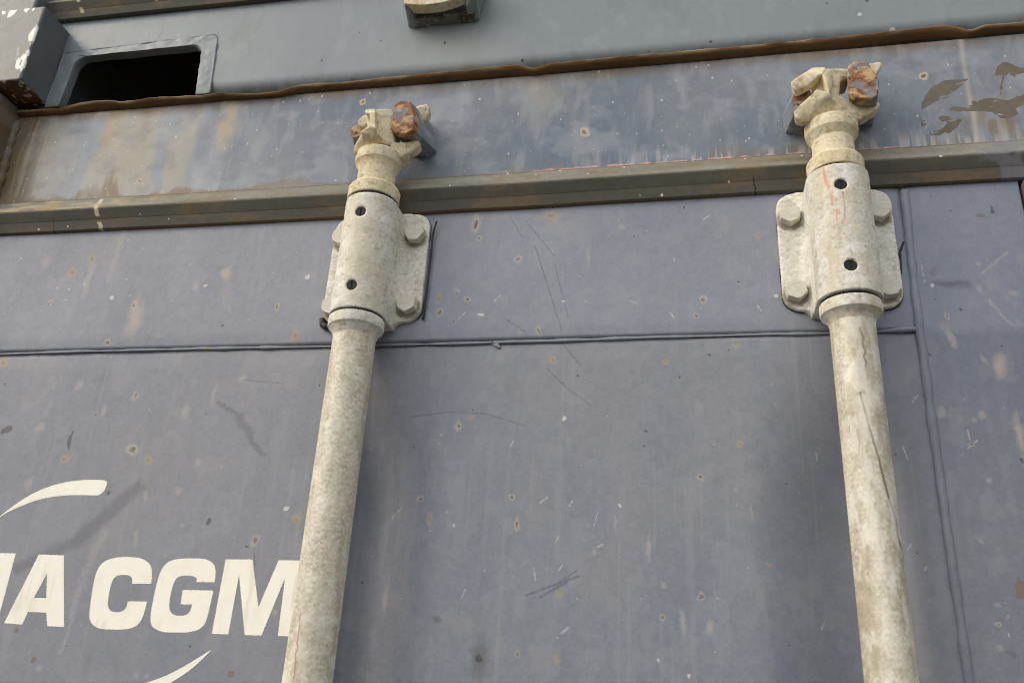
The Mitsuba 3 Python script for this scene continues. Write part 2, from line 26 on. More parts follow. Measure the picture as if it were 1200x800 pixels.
HEADS = [[[(-0.2559,-0.068,2.5675,),(-0.2487,-0.068,2.5668,),(-0.246,-0.067,2.5443,),(-0.254,-0.067,2.5456,),(-0.2552,-0.0539,2.5659,),(-0.249,-0.0539,2.5653,),(-0.2467,-0.0531,2.5459,),(-0.2536,-0.0531,2.5471,)],[(-0.2632,-0.066,2.5697,),(-0.262,-0.066,2.5738,),(-0.2501,-0.066,2.5729,),(-0.2492,-0.066,2.566,),(-0.2566,-0.066,2.5679,),(-0.2609,-0.066,2.5653,),(-0.2623,-0.053,2.5696,),(-0.2613,-0.053,2.5732,),(-0.2511,-0.053,2.5724,),(-0.2503,-0.053,2.5665,),(-0.2567,-0.053,2.5681,),(-0.2604,-0.053,2.5659,)],[(-0.264,-0.067,2.5421,),(-0.2543,-0.068,2.5472,),(-0.2462,-0.067,2.5455,),(-0.2407,-0.06,2.5374,),(-0.249,-0.056,2.5358,),(-0.2622,-0.06,2.5345,),(-0.2639,-0.066,2.5384,),(-0.2626,-0.0485,2.5418,),(-0.2543,-0.0494,2.5462,),(-0.2473,-0.0485,2.5447,),(-0.2426,-0.0425,2.5378,),(-0.2497,-0.039,2.5364,),(-0.2611,-0.0425,2.5353,),(-0.2626,-0.0476,2.5386,)],[(-0.2641,-0.056,2.5752,),(-0.254,-0.056,2.5773,),(-0.2511,-0.056,2.553,),(-0.2616,-0.056,2.5551,),(-0.2632,-0.036,2.5738,),(-0.2545,-0.036,2.5756,),(-0.252,-0.036,2.5547,),(-0.2611,-0.036,2.5565,)],[(-0.276,-0.052,2.5676,),(-0.2739,-0.052,2.5713,),(-0.2661,-0.056,2.5742,),(-0.2619,-0.052,2.563,),(-0.2701,-0.05,2.5602,),(-0.2751,-0.05,2.563,),(-0.2752,-0.036,2.5675,),(-0.2734,-0.036,2.5706,),(-0.2667,-0.0394,2.5731,),(-0.2631,-0.036,2.5635,),(-0.2702,-0.0343,2.5611,),(-0.2745,-0.0343,2.5635,)],[(-0.2654,-0.062,2.5415,),(-0.2499,-0.056,2.5435,),(-0.2431,-0.05,2.5379,),(-0.2577,-0.05,2.5321,),(-0.2691,-0.053,2.5212,),(-0.2748,-0.053,2.5219,),(-0.275,-0.056,2.5279,),(-0.266,-0.06,2.5331,),(-0.265,-0.045,2.5402,),(-0.2517,-0.0399,2.5419,),(-0.2458,-0.0347,2.5371,),(-0.2584,-0.0347,2.5321,),(-0.2682,-0.0373,2.5228,),(-0.2731,-0.0373,2.5234,),(-0.2733,-0.0399,2.5285,),(-0.2655,-0.0433,2.533,)],[(-0.2532,-0.06,2.5775,),(-0.2504,-0.05,2.5817,),(-0.2356,-0.046,2.5861,),(-0.2351,-0.046,2.5773,),(-0.2362,-0.045,2.5564,),(-0.2308,-0.045,2.5406,),(-0.2386,-0.05,2.534,),(-0.2498,-0.055,2.5395,),(-0.2493,-0.06,2.5499,),(-0.2516,-0.0287,2.5751,),(-0.2492,-0.0201,2.5787,),(-0.2365,-0.0167,2.5825,),(-0.2361,-0.0167,2.5749,),(-0.237,-0.0158,2.557,),(-0.2324,-0.0158,2.5434,),(-0.2391,-0.0201,2.5377,),(-0.2487,-0.0244,2.5424,),(-0.2483,-0.0287,2.5514,)],[(-0.2385,-0.044,2.5879,),(-0.2215,-0.034,2.5946,),(-0.2154,-0.034,2.586,),(-0.22,-0.034,2.5803,),(-0.2368,-0.044,2.5729,),(-0.2368,-0.0212,2.5874,),(-0.2222,-0.0126,2.5932,),(-0.2169,-0.0126,2.5858,),(-0.2209,-0.0126,2.5809,),(-0.2353,-0.0212,2.5745,)],[(-0.2224,-0.034,2.5934,),(-0.2103,-0.026,2.6065,),(-0.2048,-0.024,2.6088,),(-0.2013,-0.022,2.6053,),(-0.2007,-0.022,2.5971,),(-0.2063,-0.022,2.5856,),(-0.215,-0.024,2.5839,),(-0.2214,-0.03,2.5823,),(-0.2207,-0.0198,2.5937,),(-0.2103,-0.0129,2.6049,),(-0.2056,-0.0112,2.6069,),(-0.2026,-0.0095,2.6039,),(-0.202,-0.0095,2.5969,),(-0.2069,-0.0095,2.587,),(-0.2143,-0.0112,2.5855,),(-0.2198,-0.0164,2.5841,)],[(-0.2357,-0.048,2.5388,),(-0.2286,-0.044,2.5364,),(-0.2181,-0.04,2.5414,),(-0.2175,-0.038,2.5292,),(-0.224,-0.04,2.5208,),(-0.2311,-0.044,2.5225,),(-0.2343,-0.0252,2.5378,),(-0.2282,-0.0218,2.5357,),(-0.2192,-0.0183,2.54,),(-0.2187,-0.0166,2.5295,),(-0.2243,-0.0183,2.5223,),(-0.2304,-0.0218,2.5238,)],[(-0.2237,-0.041,2.5394,),(-0.2109,-0.036,2.5485,),(-0.2062,-0.034,2.5489,),(-0.2033,-0.033,2.5435,),(-0.2081,-0.034,2.5358,),(-0.2221,-0.04,2.5218,),(-0.2221,-0.0273,2.5394,),(-0.2111,-0.023,2.5473,),(-0.2071,-0.0213,2.5476,),(-0.2046,-0.0205,2.543,),(-0.2087,-0.0213,2.5363,),(-0.2207,-0.0265,2.5243,)]],[[(0.205,-0.058,2.5335,),(0.2057,-0.056,2.5262,),(0.2104,-0.055,2.5235,),(0.2228,-0.053,2.525,),(0.2325,-0.058,2.5364,),(0.2415,-0.064,2.5476,),(0.2281,-0.064,2.5534,),(0.2243,-0.062,2.5509,),(0.2073,-0.0441,2.534,),(0.2079,-0.0424,2.5277,),(0.2119,-0.0415,2.5254,),(0.2226,-0.0398,2.5267,),(0.2309,-0.0441,2.5365,),(0.2387,-0.0493,2.5461,),(0.2271,-0.0493,2.5511,),(0.2239,-0.0475,2.549,)],[(0.2281,-0.064,2.5534,),(0.2413,-0.065,2.5468,),(0.2476,-0.055,2.5434,),(0.2463,-0.05,2.5332,),(0.2197,-0.052,2.5247,),(0.2261,-0.062,2.5405,),(0.229,-0.0432,2.5516,),(0.2404,-0.044,2.5459,),(0.2458,-0.0354,2.543,),(0.2447,-0.0311,2.5342,),(0.2218,-0.0328,2.5269,),(0.2273,-0.0414,2.5405,)],[(0.2047,-0.058,2.5714,),(0.2057,-0.057,2.5644,),(0.2092,-0.056,2.5596,),(0.2221,-0.058,2.5644,),(0.2351,-0.062,2.5746,),(0.2402,-0.058,2.5855,),(0.2281,-0.058,2.5879,),(0.2148,-0.06,2.5775,),(0.2068,-0.0451,2.5716,),(0.2077,-0.0442,2.5656,),(0.2107,-0.0433,2.5615,),(0.2218,-0.0451,2.5656,),(0.233,-0.0485,2.5744,),(0.2374,-0.0451,2.5838,),(0.227,-0.0451,2.5858,),(0.2155,-0.0468,2.5769,)],[(0.2354,-0.061,2.5762,),(0.2401,-0.06,2.5835,),(0.2475,-0.056,2.5861,),(0.249,-0.052,2.5726,),(0.2413,-0.062,2.5488,),(0.2386,-0.064,2.5567,),(0.2382,-0.062,2.5708,),(0.2362,-0.0468,2.5754,),(0.2403,-0.0459,2.5817,),(0.2467,-0.0425,2.5839,),(0.2479,-0.0391,2.5723,),(0.2413,-0.0477,2.5519,),(0.239,-0.0494,2.5587,),(0.2387,-0.0477,2.5708,)],[(0.2271,-0.046,2.5706,),(0.2374,-0.05,2.5838,),(0.2533,-0.046,2.5884,),(0.258,-0.044,2.5839,),(0.2542,-0.044,2.5591,),(0.2474,-0.048,2.5483,),(0.2275,-0.048,2.5502,),(0.2294,-0.0241,2.5704,),(0.2383,-0.0275,2.5818,),(0.2519,-0.0241,2.5857,),(0.256,-0.0224,2.5818,),(0.2527,-0.0224,2.5605,),(0.2469,-0.0258,2.5512,),(0.2297,-0.0258,2.5529,)],[(0.2417,-0.052,2.5902,),(0.2538,-0.046,2.5938,),(0.2689,-0.04,2.5967,),(0.2683,-0.038,2.5872,),(0.2582,-0.04,2.5795,),(0.25,-0.046,2.5746,),(0.2438,-0.0268,2.5898,),(0.2542,-0.0217,2.5928,),(0.2672,-0.0165,2.5953,),(0.2667,-0.0148,2.5872,),(0.258,-0.0165,2.5805,),(0.251,-0.0217,2.5763,)],[(0.2683,-0.038,2.5982,),(0.2883,-0.032,2.6055,),(0.3017,-0.028,2.6139,),(0.3053,-0.027,2.6127,),(0.3046,-0.027,2.6085,),(0.2956,-0.029,2.593,),(0.2869,-0.031,2.5905,),(0.2685,-0.037,2.5873,),(0.2713,-0.024,2.5986,),(0.2885,-0.0189,2.6049,),(0.3,-0.0154,2.6121,),(0.3031,-0.0146,2.6111,),(0.3025,-0.0146,2.6075,),(0.2948,-0.0163,2.5941,),(0.2873,-0.018,2.592,),(0.2715,-0.0232,2.5892,)],[(0.2429,-0.05,2.5485,),(0.2549,-0.046,2.5581,),(0.2646,-0.041,2.5523,),(0.2721,-0.039,2.5504,),(0.2706,-0.038,2.5336,),(0.2641,-0.04,2.534,),(0.2465,-0.048,2.5375,),(0.2452,-0.025,2.548,),(0.2555,-0.0216,2.5563,),(0.2639,-0.0173,2.5513,),(0.2703,-0.0156,2.5496,),(0.269,-0.0147,2.5352,),(0.2634,-0.0164,2.5355,),(0.2483,-0.0233,2.5385,)],[(0.27,-0.039,2.5506,),(0.2882,-0.034,2.5556,),(0.2953,-0.032,2.5576,),(0.2968,-0.031,2.5544,),(0.2945,-0.031,2.5498,),(0.2752,-0.036,2.534,),(0.2685,-0.038,2.5331,),(0.272,-0.0244,2.5502,),(0.2876,-0.0201,2.5545,),(0.2937,-0.0183,2.5562,),(0.295,-0.0175,2.5535,),(0.293,-0.0175,2.5495,),(0.2764,-0.0218,2.5359,),(0.2707,-0.0235,2.5352,)]]]
LUGS = [[([(-0.2841,-0.042,2.5695,),(-0.2761,-0.042,2.5688,),(-0.2734,-0.042,2.5559,),(-0.2831,-0.042,2.5543,),(-0.2868,-0.042,2.5618,)],[(-0.2956,0.008,2.5846,),(-0.2878,0.008,2.584,),(-0.2817,0.008,2.5709,),(-0.2966,0.008,2.567,)],),([(-0.2317,-0.052,2.5869,),(-0.2259,-0.052,2.5906,),(-0.216,-0.052,2.5897,),(-0.2099,-0.052,2.5704,),(-0.2079,-0.052,2.5511,),(-0.2151,-0.052,2.547,),(-0.2273,-0.052,2.5481,),(-0.2326,-0.052,2.5545,),(-0.2338,-0.052,2.5689,)],[(-0.2302,0.008,2.6084,),(-0.2102,0.008,2.6041,),(-0.1976,0.008,2.5617,),(-0.2076,0.008,2.5551,),(-0.224,0.008,2.5588,)],)],[([(0.212,-0.042,2.5719,),(0.2181,-0.042,2.5741,),(0.2234,-0.042,2.5722,),(0.2266,-0.042,2.5648,),(0.2232,-0.042,2.5554,),(0.2121,-0.042,2.5509,),(0.2093,-0.042,2.5637,)],[(0.203,0.008,2.5736,),(0.2099,0.008,2.5906,),(0.2265,0.008,2.5831,),(0.2295,0.008,2.5625,),(0.2207,0.008,2.5504,),(0.2051,0.008,2.5538,)],),([(0.2665,-0.052,2.5911,),(0.2722,-0.052,2.5947,),(0.2836,-0.052,2.5925,),(0.2881,-0.052,2.5797,),(0.2916,-0.052,2.5682,),(0.2882,-0.052,2.5507,),(0.2843,-0.052,2.5487,),(0.2668,-0.052,2.5498,),(0.2632,-0.052,2.5559,),(0.264,-0.052,2.5752,)],[(0.2782,0.008,2.6047,),(0.2979,0.008,2.5998,),(0.2971,0.008,2.5709,),(0.2947,0.008,2.5583,),(0.278,0.008,2.5555,)],)]]
LUGBASE = [[(-0.282,0.006,2.5871,),(-0.209,0.006,2.586,),(-0.2067,0.006,2.5512,),(-0.2764,0.006,2.5516,)],[(0.1989,0.006,2.5841,),(0.2978,0.006,2.5808,),(0.2954,0.006,2.5468,),(0.2013,0.006,2.5505,)]]

# ---------------------------------------------------------------- helpers
def put(key, mesh, bsdf, smooth=30, label=None, kind=None):
    k, i = key, 0
    while k in scene: i += 1; k = f'{key}_{i:03d}'
    mesh = tri(mesh)
    if smooth not in (True, False) and len(mesh.faces) > 9000: smooth = True   # skins this fine already carry their rounded edges
    scene[k] = mikit.ply(mesh, bsdf, smooth=smooth)
    if label or kind:
        labels[k] = {}
        if label: labels[k]['label'] = label
        if kind: labels[k]['kind'] = kind
    return k

def tri(m):
    if isinstance(m, trimesh.Trimesh): return m
    d = m.to_mesh()
    return trimesh.Trimesh(np.array(d.vert_properties)[:, :3], np.array(d.tri_verts), process=True)

def man(t):
    t = trimesh.Trimesh(t.vertices, t.faces); t.merge_vertices()
    return manifold3d.Manifold(manifold3d.Mesh(np.asarray(t.vertices, np.float32), np.asarray(t.faces, np.uint32)))

def ball(x, y, z, r, n=20): return manifold3d.Manifold.sphere(r, n).translate((x, y, z))
def hull(ms): return manifold3d.Manifold.batch_hull(ms)
def union(ms):
    o = ms[0]
    for m in ms[1:]: o = o + m
    return o
def rbox(x0, x1, y0, y1, z0, z1, r=0.003, n=12):
    return hull([ball(x, y, z, r, n) for x in (x0 + r, x1 - r) for y in (y0 + r, y1 - r) for z in (z0 + r, z1 - r)])
def bx(x0, x1, y0, y1, z0, z1):
    return manifold3d.Manifold.cube((x1 - x0, y1 - y0, z1 - z0)).translate((x0, y0, z0))

def cast(m, edge=0.003, smooth=6, amp=0.0004, freq=160, seed=0):
    """soften the edges of a solid and roughen its skin like cast, galvanised metal"""
    t = tri(m); t = t.subdivide_to_size(edge, max_iter=12); t.merge_vertices()
    if smooth: trimesh.smoothing.filter_taubin(t, lamb=0.5, nu=0.52, iterations=smooth)
    if amp:
        n = meshkit.fbm(t.vertices * freq, 3, seed) - 0.5
        t.vertices = t.vertices + t.vertex_normals * (n * 2 * amp)[:, None]
    return t

def nets(f, lo, hi, h):
    """the zero surface of the distance function f(points) as an even mesh (surface nets)"""
    ax = [np.arange(a, b + h, h) for a, b in zip(lo, hi)]
    G = np.stack(np.meshgrid(*ax, indexing='ij'), -1); V = f(G.reshape(-1, 3)).reshape(G.shape[:3]); n = V.shape
    neg = V < 0
    cells = tuple(k - 1 for k in n); acc = np.zeros(cells + (3,)); cnt = np.zeros(cells)
    corners = list(np.ndindex(2, 2, 2))
    sl = lambda c: tuple(slice(c[k], n[k] - 1 + c[k]) for k in range(3))
    for a in corners:
        for k in range(3):
            if a[k]: continue
            b = tuple(1 if q == k else a[q] for q in range(3))
            va, vb = V[sl(a)], V[sl(b)]; cr = (va < 0) != (vb < 0)
            t = np.where(cr, va / np.where(cr, va - vb, 1), 0)
            acc += np.where(cr[..., None], G[sl(a)] + t[..., None] * (G[sl(b)] - G[sl(a)]), 0); cnt += cr
    on = cnt > 0; idx = -np.ones(cells, int); idx[on] = np.arange(on.sum())
    verts = acc[on] / cnt[on][:, None]; F = []
    for k in range(3):
        u, w = [(1, 2), (2, 0), (0, 1)][k]
        A = [slice(1, m - 1) for m in n]; A[k] = slice(0, n[k] - 1); B = list(A); B[k] = slice(1, n[k])
        cr = neg[tuple(A)] != neg[tuple(B)]; P = np.argwhere(cr) + [0 if q == k else 1 for q in range(3)]
        inside = neg[tuple(A)][cr]
        def at(du, dw):
            Q = P.copy(); Q[:, u] -= du; Q[:, w] -= dw; return idx[tuple(Q.T)]
        q = np.stack([at(1, 1), at(0, 1), at(0, 0), at(1, 0)], 1); q[~inside] = q[~inside][:, ::-1]
        F += [q[:, [0, 1, 2]], q[:, [0, 2, 3]]]
    return trimesh.Trimesh(verts, np.vstack(F), process=False)
def smin(a, b, k):
    h = np.clip(0.5 + 0.5 * (b - a) / k, 0, 1); return b * (1 - h) + a * h - k * h * (1 - h)
def smax(a, b, k): return -smin(-a, -b, k)
def cone_d(p, a, b):
    pa, pb = np.array(a[:3]), np.array(b[:3]); ba = pb - pa
    t = np.clip((p - pa) @ ba / (ba @ ba), 0, 1)
    return np.linalg.norm(p - pa - t[:, None] * ba, axis=1) - (a[3] + t * (b[3] - a[3]))
def tri_d(p, a, b, c):
    """a web between three balls"""
    A, B, Cc = (np.array(q[:3]) for q in (a, b, c)); e0, e1 = B - A, Cc - A; q = p - A
    d00, d01, d11 = e0 @ e0, e0 @ e1, e1 @ e1; d20, d21 = q @ e0, q @ e1; den = d00 * d11 - d01 * d01
    v = (d11 * d20 - d01 * d21) / den; w = (d00 * d21 - d01 * d20) / den; ok = (v >= 0) & (w >= 0) & (v + w <= 1)
    r = a[3] + v * (b[3] - a[3]) + w * (c[3] - a[3])
    n = np.cross(e0, e1); n = n / np.linalg.norm(n)
    return np.where(ok, np.abs(q @ n) - r, np.minimum(np.minimum(cone_d(p, a, b), cone_d(p, b, c)), cone_d(p, a, c)))
def hull_d(p, balls):
    if len(balls) == 2: return cone_d(p, *balls)
    d = None
    for i in range(len(balls)):
        for j in range(i):
            for k in range(j):
                q = tri_d(p, balls[i], balls[j], balls[k]); d = q if d is None else np.minimum(d, q)
    return d
def convex_d(p, pts, k=0.0016):
    """a convex block through the given corner points, its edges eased"""
    from scipy.spatial import ConvexHull
    eq = np.unique(np.round(ConvexHull(np.array(pts)).equations, 5), axis=0); use = []
    for e in eq:
        if all(e[:3] @ u[:3] < 0.985 for u in use): use.append(e)
    d = None
    for e in use:
        q = p @ e[:3] + e[3]; d = q if d is None else smax(d, q, k)
    return d
def roughen(t, amp, freq, seed):
    n = meshkit.fbm(t.vertices * freq, 3, seed) - 0.5
    return trimesh.Trimesh(t.vertices + t.vertex_normals * (n * 2 * amp)[:, None], t.faces, process=False)

def lathe(prof, x, y, n=56, z0=0):
    """prof: (radius, z) from the bottom up"""
    v, f = [], []
    a = np.linspace(0, 2 * np.pi, n, endpoint=False)
    for r, z in prof: v += [(x + r * math.cos(t), y + r * math.sin(t), z) for t in a]
    m = len(prof)
    for i in range(m - 1):
        for j in range(n):
            k = (j + 1) % n
            f += [(i * n + j, i * n + k, (i + 1) * n + k), (i * n + j, (i + 1) * n + k, (i + 1) * n + j)]
    v += [(x, y, prof[0][1]), (x, y, prof[-1][1])]
    for j in range(n):
        k = (j + 1) % n
        f += [(m * n, k, j), (m * n + 1, (m - 1) * n + j, (m - 1) * n + k)]
    return trimesh.Trimesh(v, f, process=False)

def tube(path, radii, n=10):
    p = np.asarray(path, float); radii = np.broadcast_to(radii, len(p))
    d = np.gradient(p, axis=0); d /= np.linalg.norm(d, axis=1)[:, None]
    ref = np.array([0, 1, 0.05]); u = np.cross(d, ref); u /= np.linalg.norm(u, axis=1)[:, None]; w = np.cross(d, u)
    a = np.linspace(0, 2 * np.pi, n, endpoint=False); v, f = [], []
    for i in range(len(p)): v += [p[i] + radii[i] * (math.cos(t) * u[i] + math.sin(t) * w[i]) for t in a]
    for i in range(len(p) - 1):
        for j in range(n):
            k = (j + 1) % n; f += [(i * n + j, i * n + k, (i + 1) * n + k), (i * n + j, (i + 1) * n + k, (i + 1) * n + j)]
    for b, o in ((0, 1), (len(p) - 1, -1)):
        c = len(v); v.append(p[b])
        for j in range(n):
            k = (j + 1) % n; f.append((c, b * n + k, b * n + j) if o == 1 else (c, b * n + j, b * n + k))
    m = trimesh.Trimesh(v, f, process=False); m.fix_normals(); return m

def sweep_x(xs, prof):
    """prof: list of (y, z) functions or constants, a closed section swept along x; prof(x) gives the section"""
    S = [prof(x) for x in xs]; m = len(S[0]); v, f = [], []
    for x, s in zip(xs, S): v += [(x, y, z) for y, z in s]
    for i in range(len(xs) - 1):
        for j in range(m):
            k = (j + 1) % m; f += [(i * m + j, i * m + k, (i + 1) * m + k), (i * m + j, (i + 1) * m + k, (i + 1) * m + j)]
    for b in (0, len(xs) - 1):
        poly = trimesh.creation.triangulate_polygon(Polygon(S[b]), engine='earcut')
        pv = np.array(poly[0]); idx = [int(np.argmin(((np.array(S[b]) - q) ** 2).sum(1))) for q in pv]
        f += [tuple(b * m + idx[q] for q in t) for t in poly[1]]
    t = trimesh.Trimesh(v, f, process=False); t.fix_normals(); return t

def sheet(x0, x1, z0, z1, yf, depth=0.03, step=0.006):
    """a thick plate whose front face follows yf(x, z)"""
    nx, nz = max(2, int((x1 - x0) / step)), max(2, int((z1 - z0) / step))
    X, Z = np.meshgrid(np.linspace(x0, x1, nx), np.linspace(z0, z1, nz)); Y = yf(X, Z)
    v = np.stack([X, Y, Z], -1).reshape(-1, 3); i = np.arange(nx * nz).reshape(nz, nx)
    a, b, c, d = i[:-1, :-1].ravel(), i[:-1, 1:].ravel(), i[1:, 1:].ravel(), i[1:, :-1].ravel()
    f = np.vstack([np.stack([a, b, c], 1), np.stack([a, c, d], 1)])
    rim = np.concatenate([i[0, :-1], i[:-1, -1], i[-1, :0:-1], i[:0:-1, 0]]); n = len(v)
    back = v[rim].copy(); back[:, 1] = depth; k = np.arange(len(rim)); k2 = (k + 1) % len(rim)
    f = np.vstack([f, np.stack([rim[k], n + k, n + k2], 1), np.stack([rim[k], n + k2, rim[k2]], 1)])
    cx = np.array([[(x0 + x1) / 2, depth, (z0 + z1) / 2]]); c0 = n + len(rim)
    f = np.vstack([f, np.stack([np.full(len(k), c0), n + k2, n + k], 1)])
    return trimesh.Trimesh(np.vstack([v, back, cx]), f, process=False)

def plate_y(poly, y0, y1):
    """a shapely polygon in (x, z) extruded from y0 (front) to y1"""
    parts = []
    for g in getattr(poly, 'geoms', [poly]):
        t = trimesh.creation.extrude_polygon(g, y1 - y0, engine='earcut')
        v = t.vertices.copy(); t = trimesh.Trimesh(np.stack([v[:, 0], y0 + v[:, 2], v[:, 1]], 1), t.faces[:, ::-1], process=False); parts.append(t)
    t = trimesh.util.concatenate(parts); t.fix_normals(); return t

# ---------------------------------------------------------------- materials
def C(r, g, b): return mi.Color3f(r, g, b)
def srgb(r, g, b):
    return tuple(((c / 255 + 0.055) / 1.055) ** 2.4 if c > 10 else c / 3294 for c in (r, g, b))
def K(r, g, b): return mi.Color3f(*srgb(r, g, b))

def principled(name, fn, rough=0.5, spec=0.4, bump=None, bscale=1.0, eps=0.0006, metallic=0.0, clear=0.0):
    m = {'type': 'principled', 'base_color': proc(fn) if callable(fn) else {'type': 'rgb', 'value': list(fn)},
         'roughness': proc(rough) if callable(rough) else rough, 'specular': spec, 'metallic': metallic}
    if clear: m['clearcoat'] = clear; m['clearcoat_gloss'] = 0.6
    if bump: m = {'type': 'bumpmap', 'arbitrary': proc(bump, eps=eps), 'scale': bscale, 'bsdf': m}
    scene[name] = {'type': 'twosided', 'bsdf': m}

def ticks(x, z, s, dens, r):
    """sparse tiny chips: (mask) one per lucky cell of size s"""
    a, b, w = voronoi(x / s, z / s)
    k = cell_rand(dr.floor(w * 9973), 3.0)
    return dr.select((w < dens) & (a < r * (0.5 + k)), mi.Float(1), mi.Float(0))

def door_paint(p, n, uv):
    x, z = p.x, p.z
    wx = x + 0.004 * (noise(x * 90, z * 90) - 0.5) + 0.002 * (noise(x * 330, z * 330) - 0.5)
    wz = z + 0.004 * (noise(x * 90, z * 90, 7.0) - 0.5) + 0.002 * (noise(x * 330, z * 330, 7.0) - 0.5)
    big = fbm(x * 3.1 + 1.3 * fbm(x * 6, z * 6, 51.0, 4), z * 2.3 + 1.3 * fbm(x * 6, z * 6, 52.0, 4), 1.0, 5)
    c = mix(K(113, 121, 138), K(129, 132, 141), smoothstep(0.25, 0.75, big))
    # the film of chalky dust, thinner where rain ran; tone darkens to the right
    dust = smoothstep(0.5, -0.7, x) * 0.35 + 0.25 * fbm(x * 7 + 1.2 * fbm(x * 15, z * 15, 53.0, 3), z * 5 + fbm(x * 15, z * 15, 54.0, 3), 3.0, 5) + 0.30 * (fbm(x * 55, z * 2.2, 5.0, 3) - 0.35)
    band = dr.exp(-dr.square((x + 0.03 + 0.05 * (z - 2.2)) / 0.07)) * 0.35 * noise(x * 40, z * 2.0, 8.0)
    c = mix(c, K(148, 147, 150), dr.clip(dust + band, 0, 1) * 0.75)
    c = mix(c, K(82, 90, 110), smoothstep(0.25, 0.48, x) * 0.55 * (0.5 + big * 0.7))
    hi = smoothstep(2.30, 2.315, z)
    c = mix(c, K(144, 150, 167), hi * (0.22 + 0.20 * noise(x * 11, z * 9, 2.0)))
    c = c * (0.93 + 0.14 * fbm(x * 160, z * 120, 4.0, 3)) * (0.93 + 0.14 * fbm(x * 520, z * 420, 14.0, 3))
    # fine vertical rain streaks
    st = smoothstep(0.66, 0.80, noise(x * 210, z * 7, 11.0)) * smoothstep(0.45, 0.7, noise(x * 25, z * 9, 12.0))
    c = mix(c, K(165, 162, 160), st * 0.13)
    mott = smoothstep(0.56, 0.70, fbm(x * 60, z * 45, 21.0, 4))
    c = mix(c, K(158, 158, 162), mott * 0.16)
    # scratches
    S = {k: mi.Float(0) for k in 'wBDSP'}
    for ax, az, bx_, bz, w, t in SEGS:
        ex, ez = bx_ - ax, bz - az; l2 = ex * ex + ez * ez + 1e-9
        q = (x if t in 'wBD' else wx, z if t in 'wBD' else wz)
        tt = dr.clip(((q[0] - ax) * ex + (q[1] - az) * ez) / l2, 0, 1)
        d = dr.sqrt(dr.square(q[0] - ax - tt * ex) + dr.square(q[1] - az - tt * ez))
        soft = 0.35 if t in 'wBD' else 1.0
        S[t] = dr.maximum(S[t], 1 - smoothstep(w * (1 - soft * 0.6), w * (1 + soft), d))
    g = 0.4 + 0.6 * noise(x * 500, z * 500)
    c = mix(c, K(88, 88, 96), S['S'] * 0.42)
    c = mix(c, K(168, 164, 162), S['P'] * 0.5 * g)
    c = mix(c, K(84, 84, 92), S['D'] * 0.5 * g)
    c = mix(c, K(84, 92, 112), S['B'] * 0.75 * g)
    c = mix(c, K(212, 212, 210), S['w'] * 0.5 * g * smoothstep(0.2, 0.5, noise(x * 260, z * 260, 6.0)))
    # rust spots, stains, chips
    H = {k: mi.Float(0) for k in 'rtpqwdgybs'}
    core = mi.Float(0)
    for mx, mz, rx, rz, t in MARKS:
        d = dr.sqrt(dr.square((wx - mx) / rx) + dr.square((wz - mz) / rz)) * (0.8 + 0.5 * noise(x * 150 + mx * 900, z * 150))
        if t in 'pqtg': v = (1 - smoothstep(0.15, 1.25, d))
        elif t == 's': v = (1 - smoothstep(0.2, 1.2, d)) * noise(x * 300, z * 900)
        elif t in 'rt': v = (1 - smoothstep(0.45, 1.15, d))
        else: v = (1 - smoothstep(0.75, 1.1, d))
        H[t] = dr.maximum(H[t], v)
        if t == 'r': core = dr.maximum(core, 1 - smoothstep(0.30, 0.46, d))
        if t == 't': core = dr.maximum(core, (1 - smoothstep(0.12, 0.42, d)) * 0.55)
    c = mix(c, K(176, 170, 166), H['p'] * 0.45)
    c = mix(c, K(186, 172, 156), H['q'] * 0.6)
    c = mix(c, K(168, 154, 122), H['t'] * 0.72)
    c = mix(c, K(150, 146, 122), H['y'] * 0.6)
    c = mix(c, K(84, 82, 84), H['g'] * 0.55)
    c = mix(c, K(70, 72, 80), H['s'] * 0.6)
    c = mix(c, K(186, 178, 158), H['r'] * (0.22 + 0.45 * noise(x * 400, z * 400)))
    c = mix(c, K(116, 98, 72), H['b'] * 0.6)
    c = mix(c, K(92, 68, 44), core * (0.35 + 0.55 * noise(x * 600, z * 600)))
    c = mix(c, K(56, 55, 58), H['d'] * 0.65)
    c = mix(c, K(206, 206, 206), H['w'] * 0.75)
    c = mix(c, K(214, 214, 214), ticks(x, z * 1.0, 0.016, 0.16 * 1.0, 0.045) * smoothstep(-0.3, -0.75, x) * smoothstep(2.30, 2.42, z))
    c = mix(c, K(190, 189, 187), ticks(x + 3, z, 0.021, 0.12, 0.028) * 0.6)
    c = mix(c, K(60, 60, 66), ticks(x + 9, z, 0.034, 0.10, 0.025) * 0.8)
    return c
def paint_rough(p, n, uv): return 0.46 + 0.2 * fbm(p.x * 30, p.z * 14, 2.0, 3)
def paint_bump(p, n, uv):
    return 0.00012 * fbm(p.x * 260, p.z * 260, p.y * 260, 2) + 0.0016 * fbm(p.x * 16, p.z * 11, 3.0, 2)

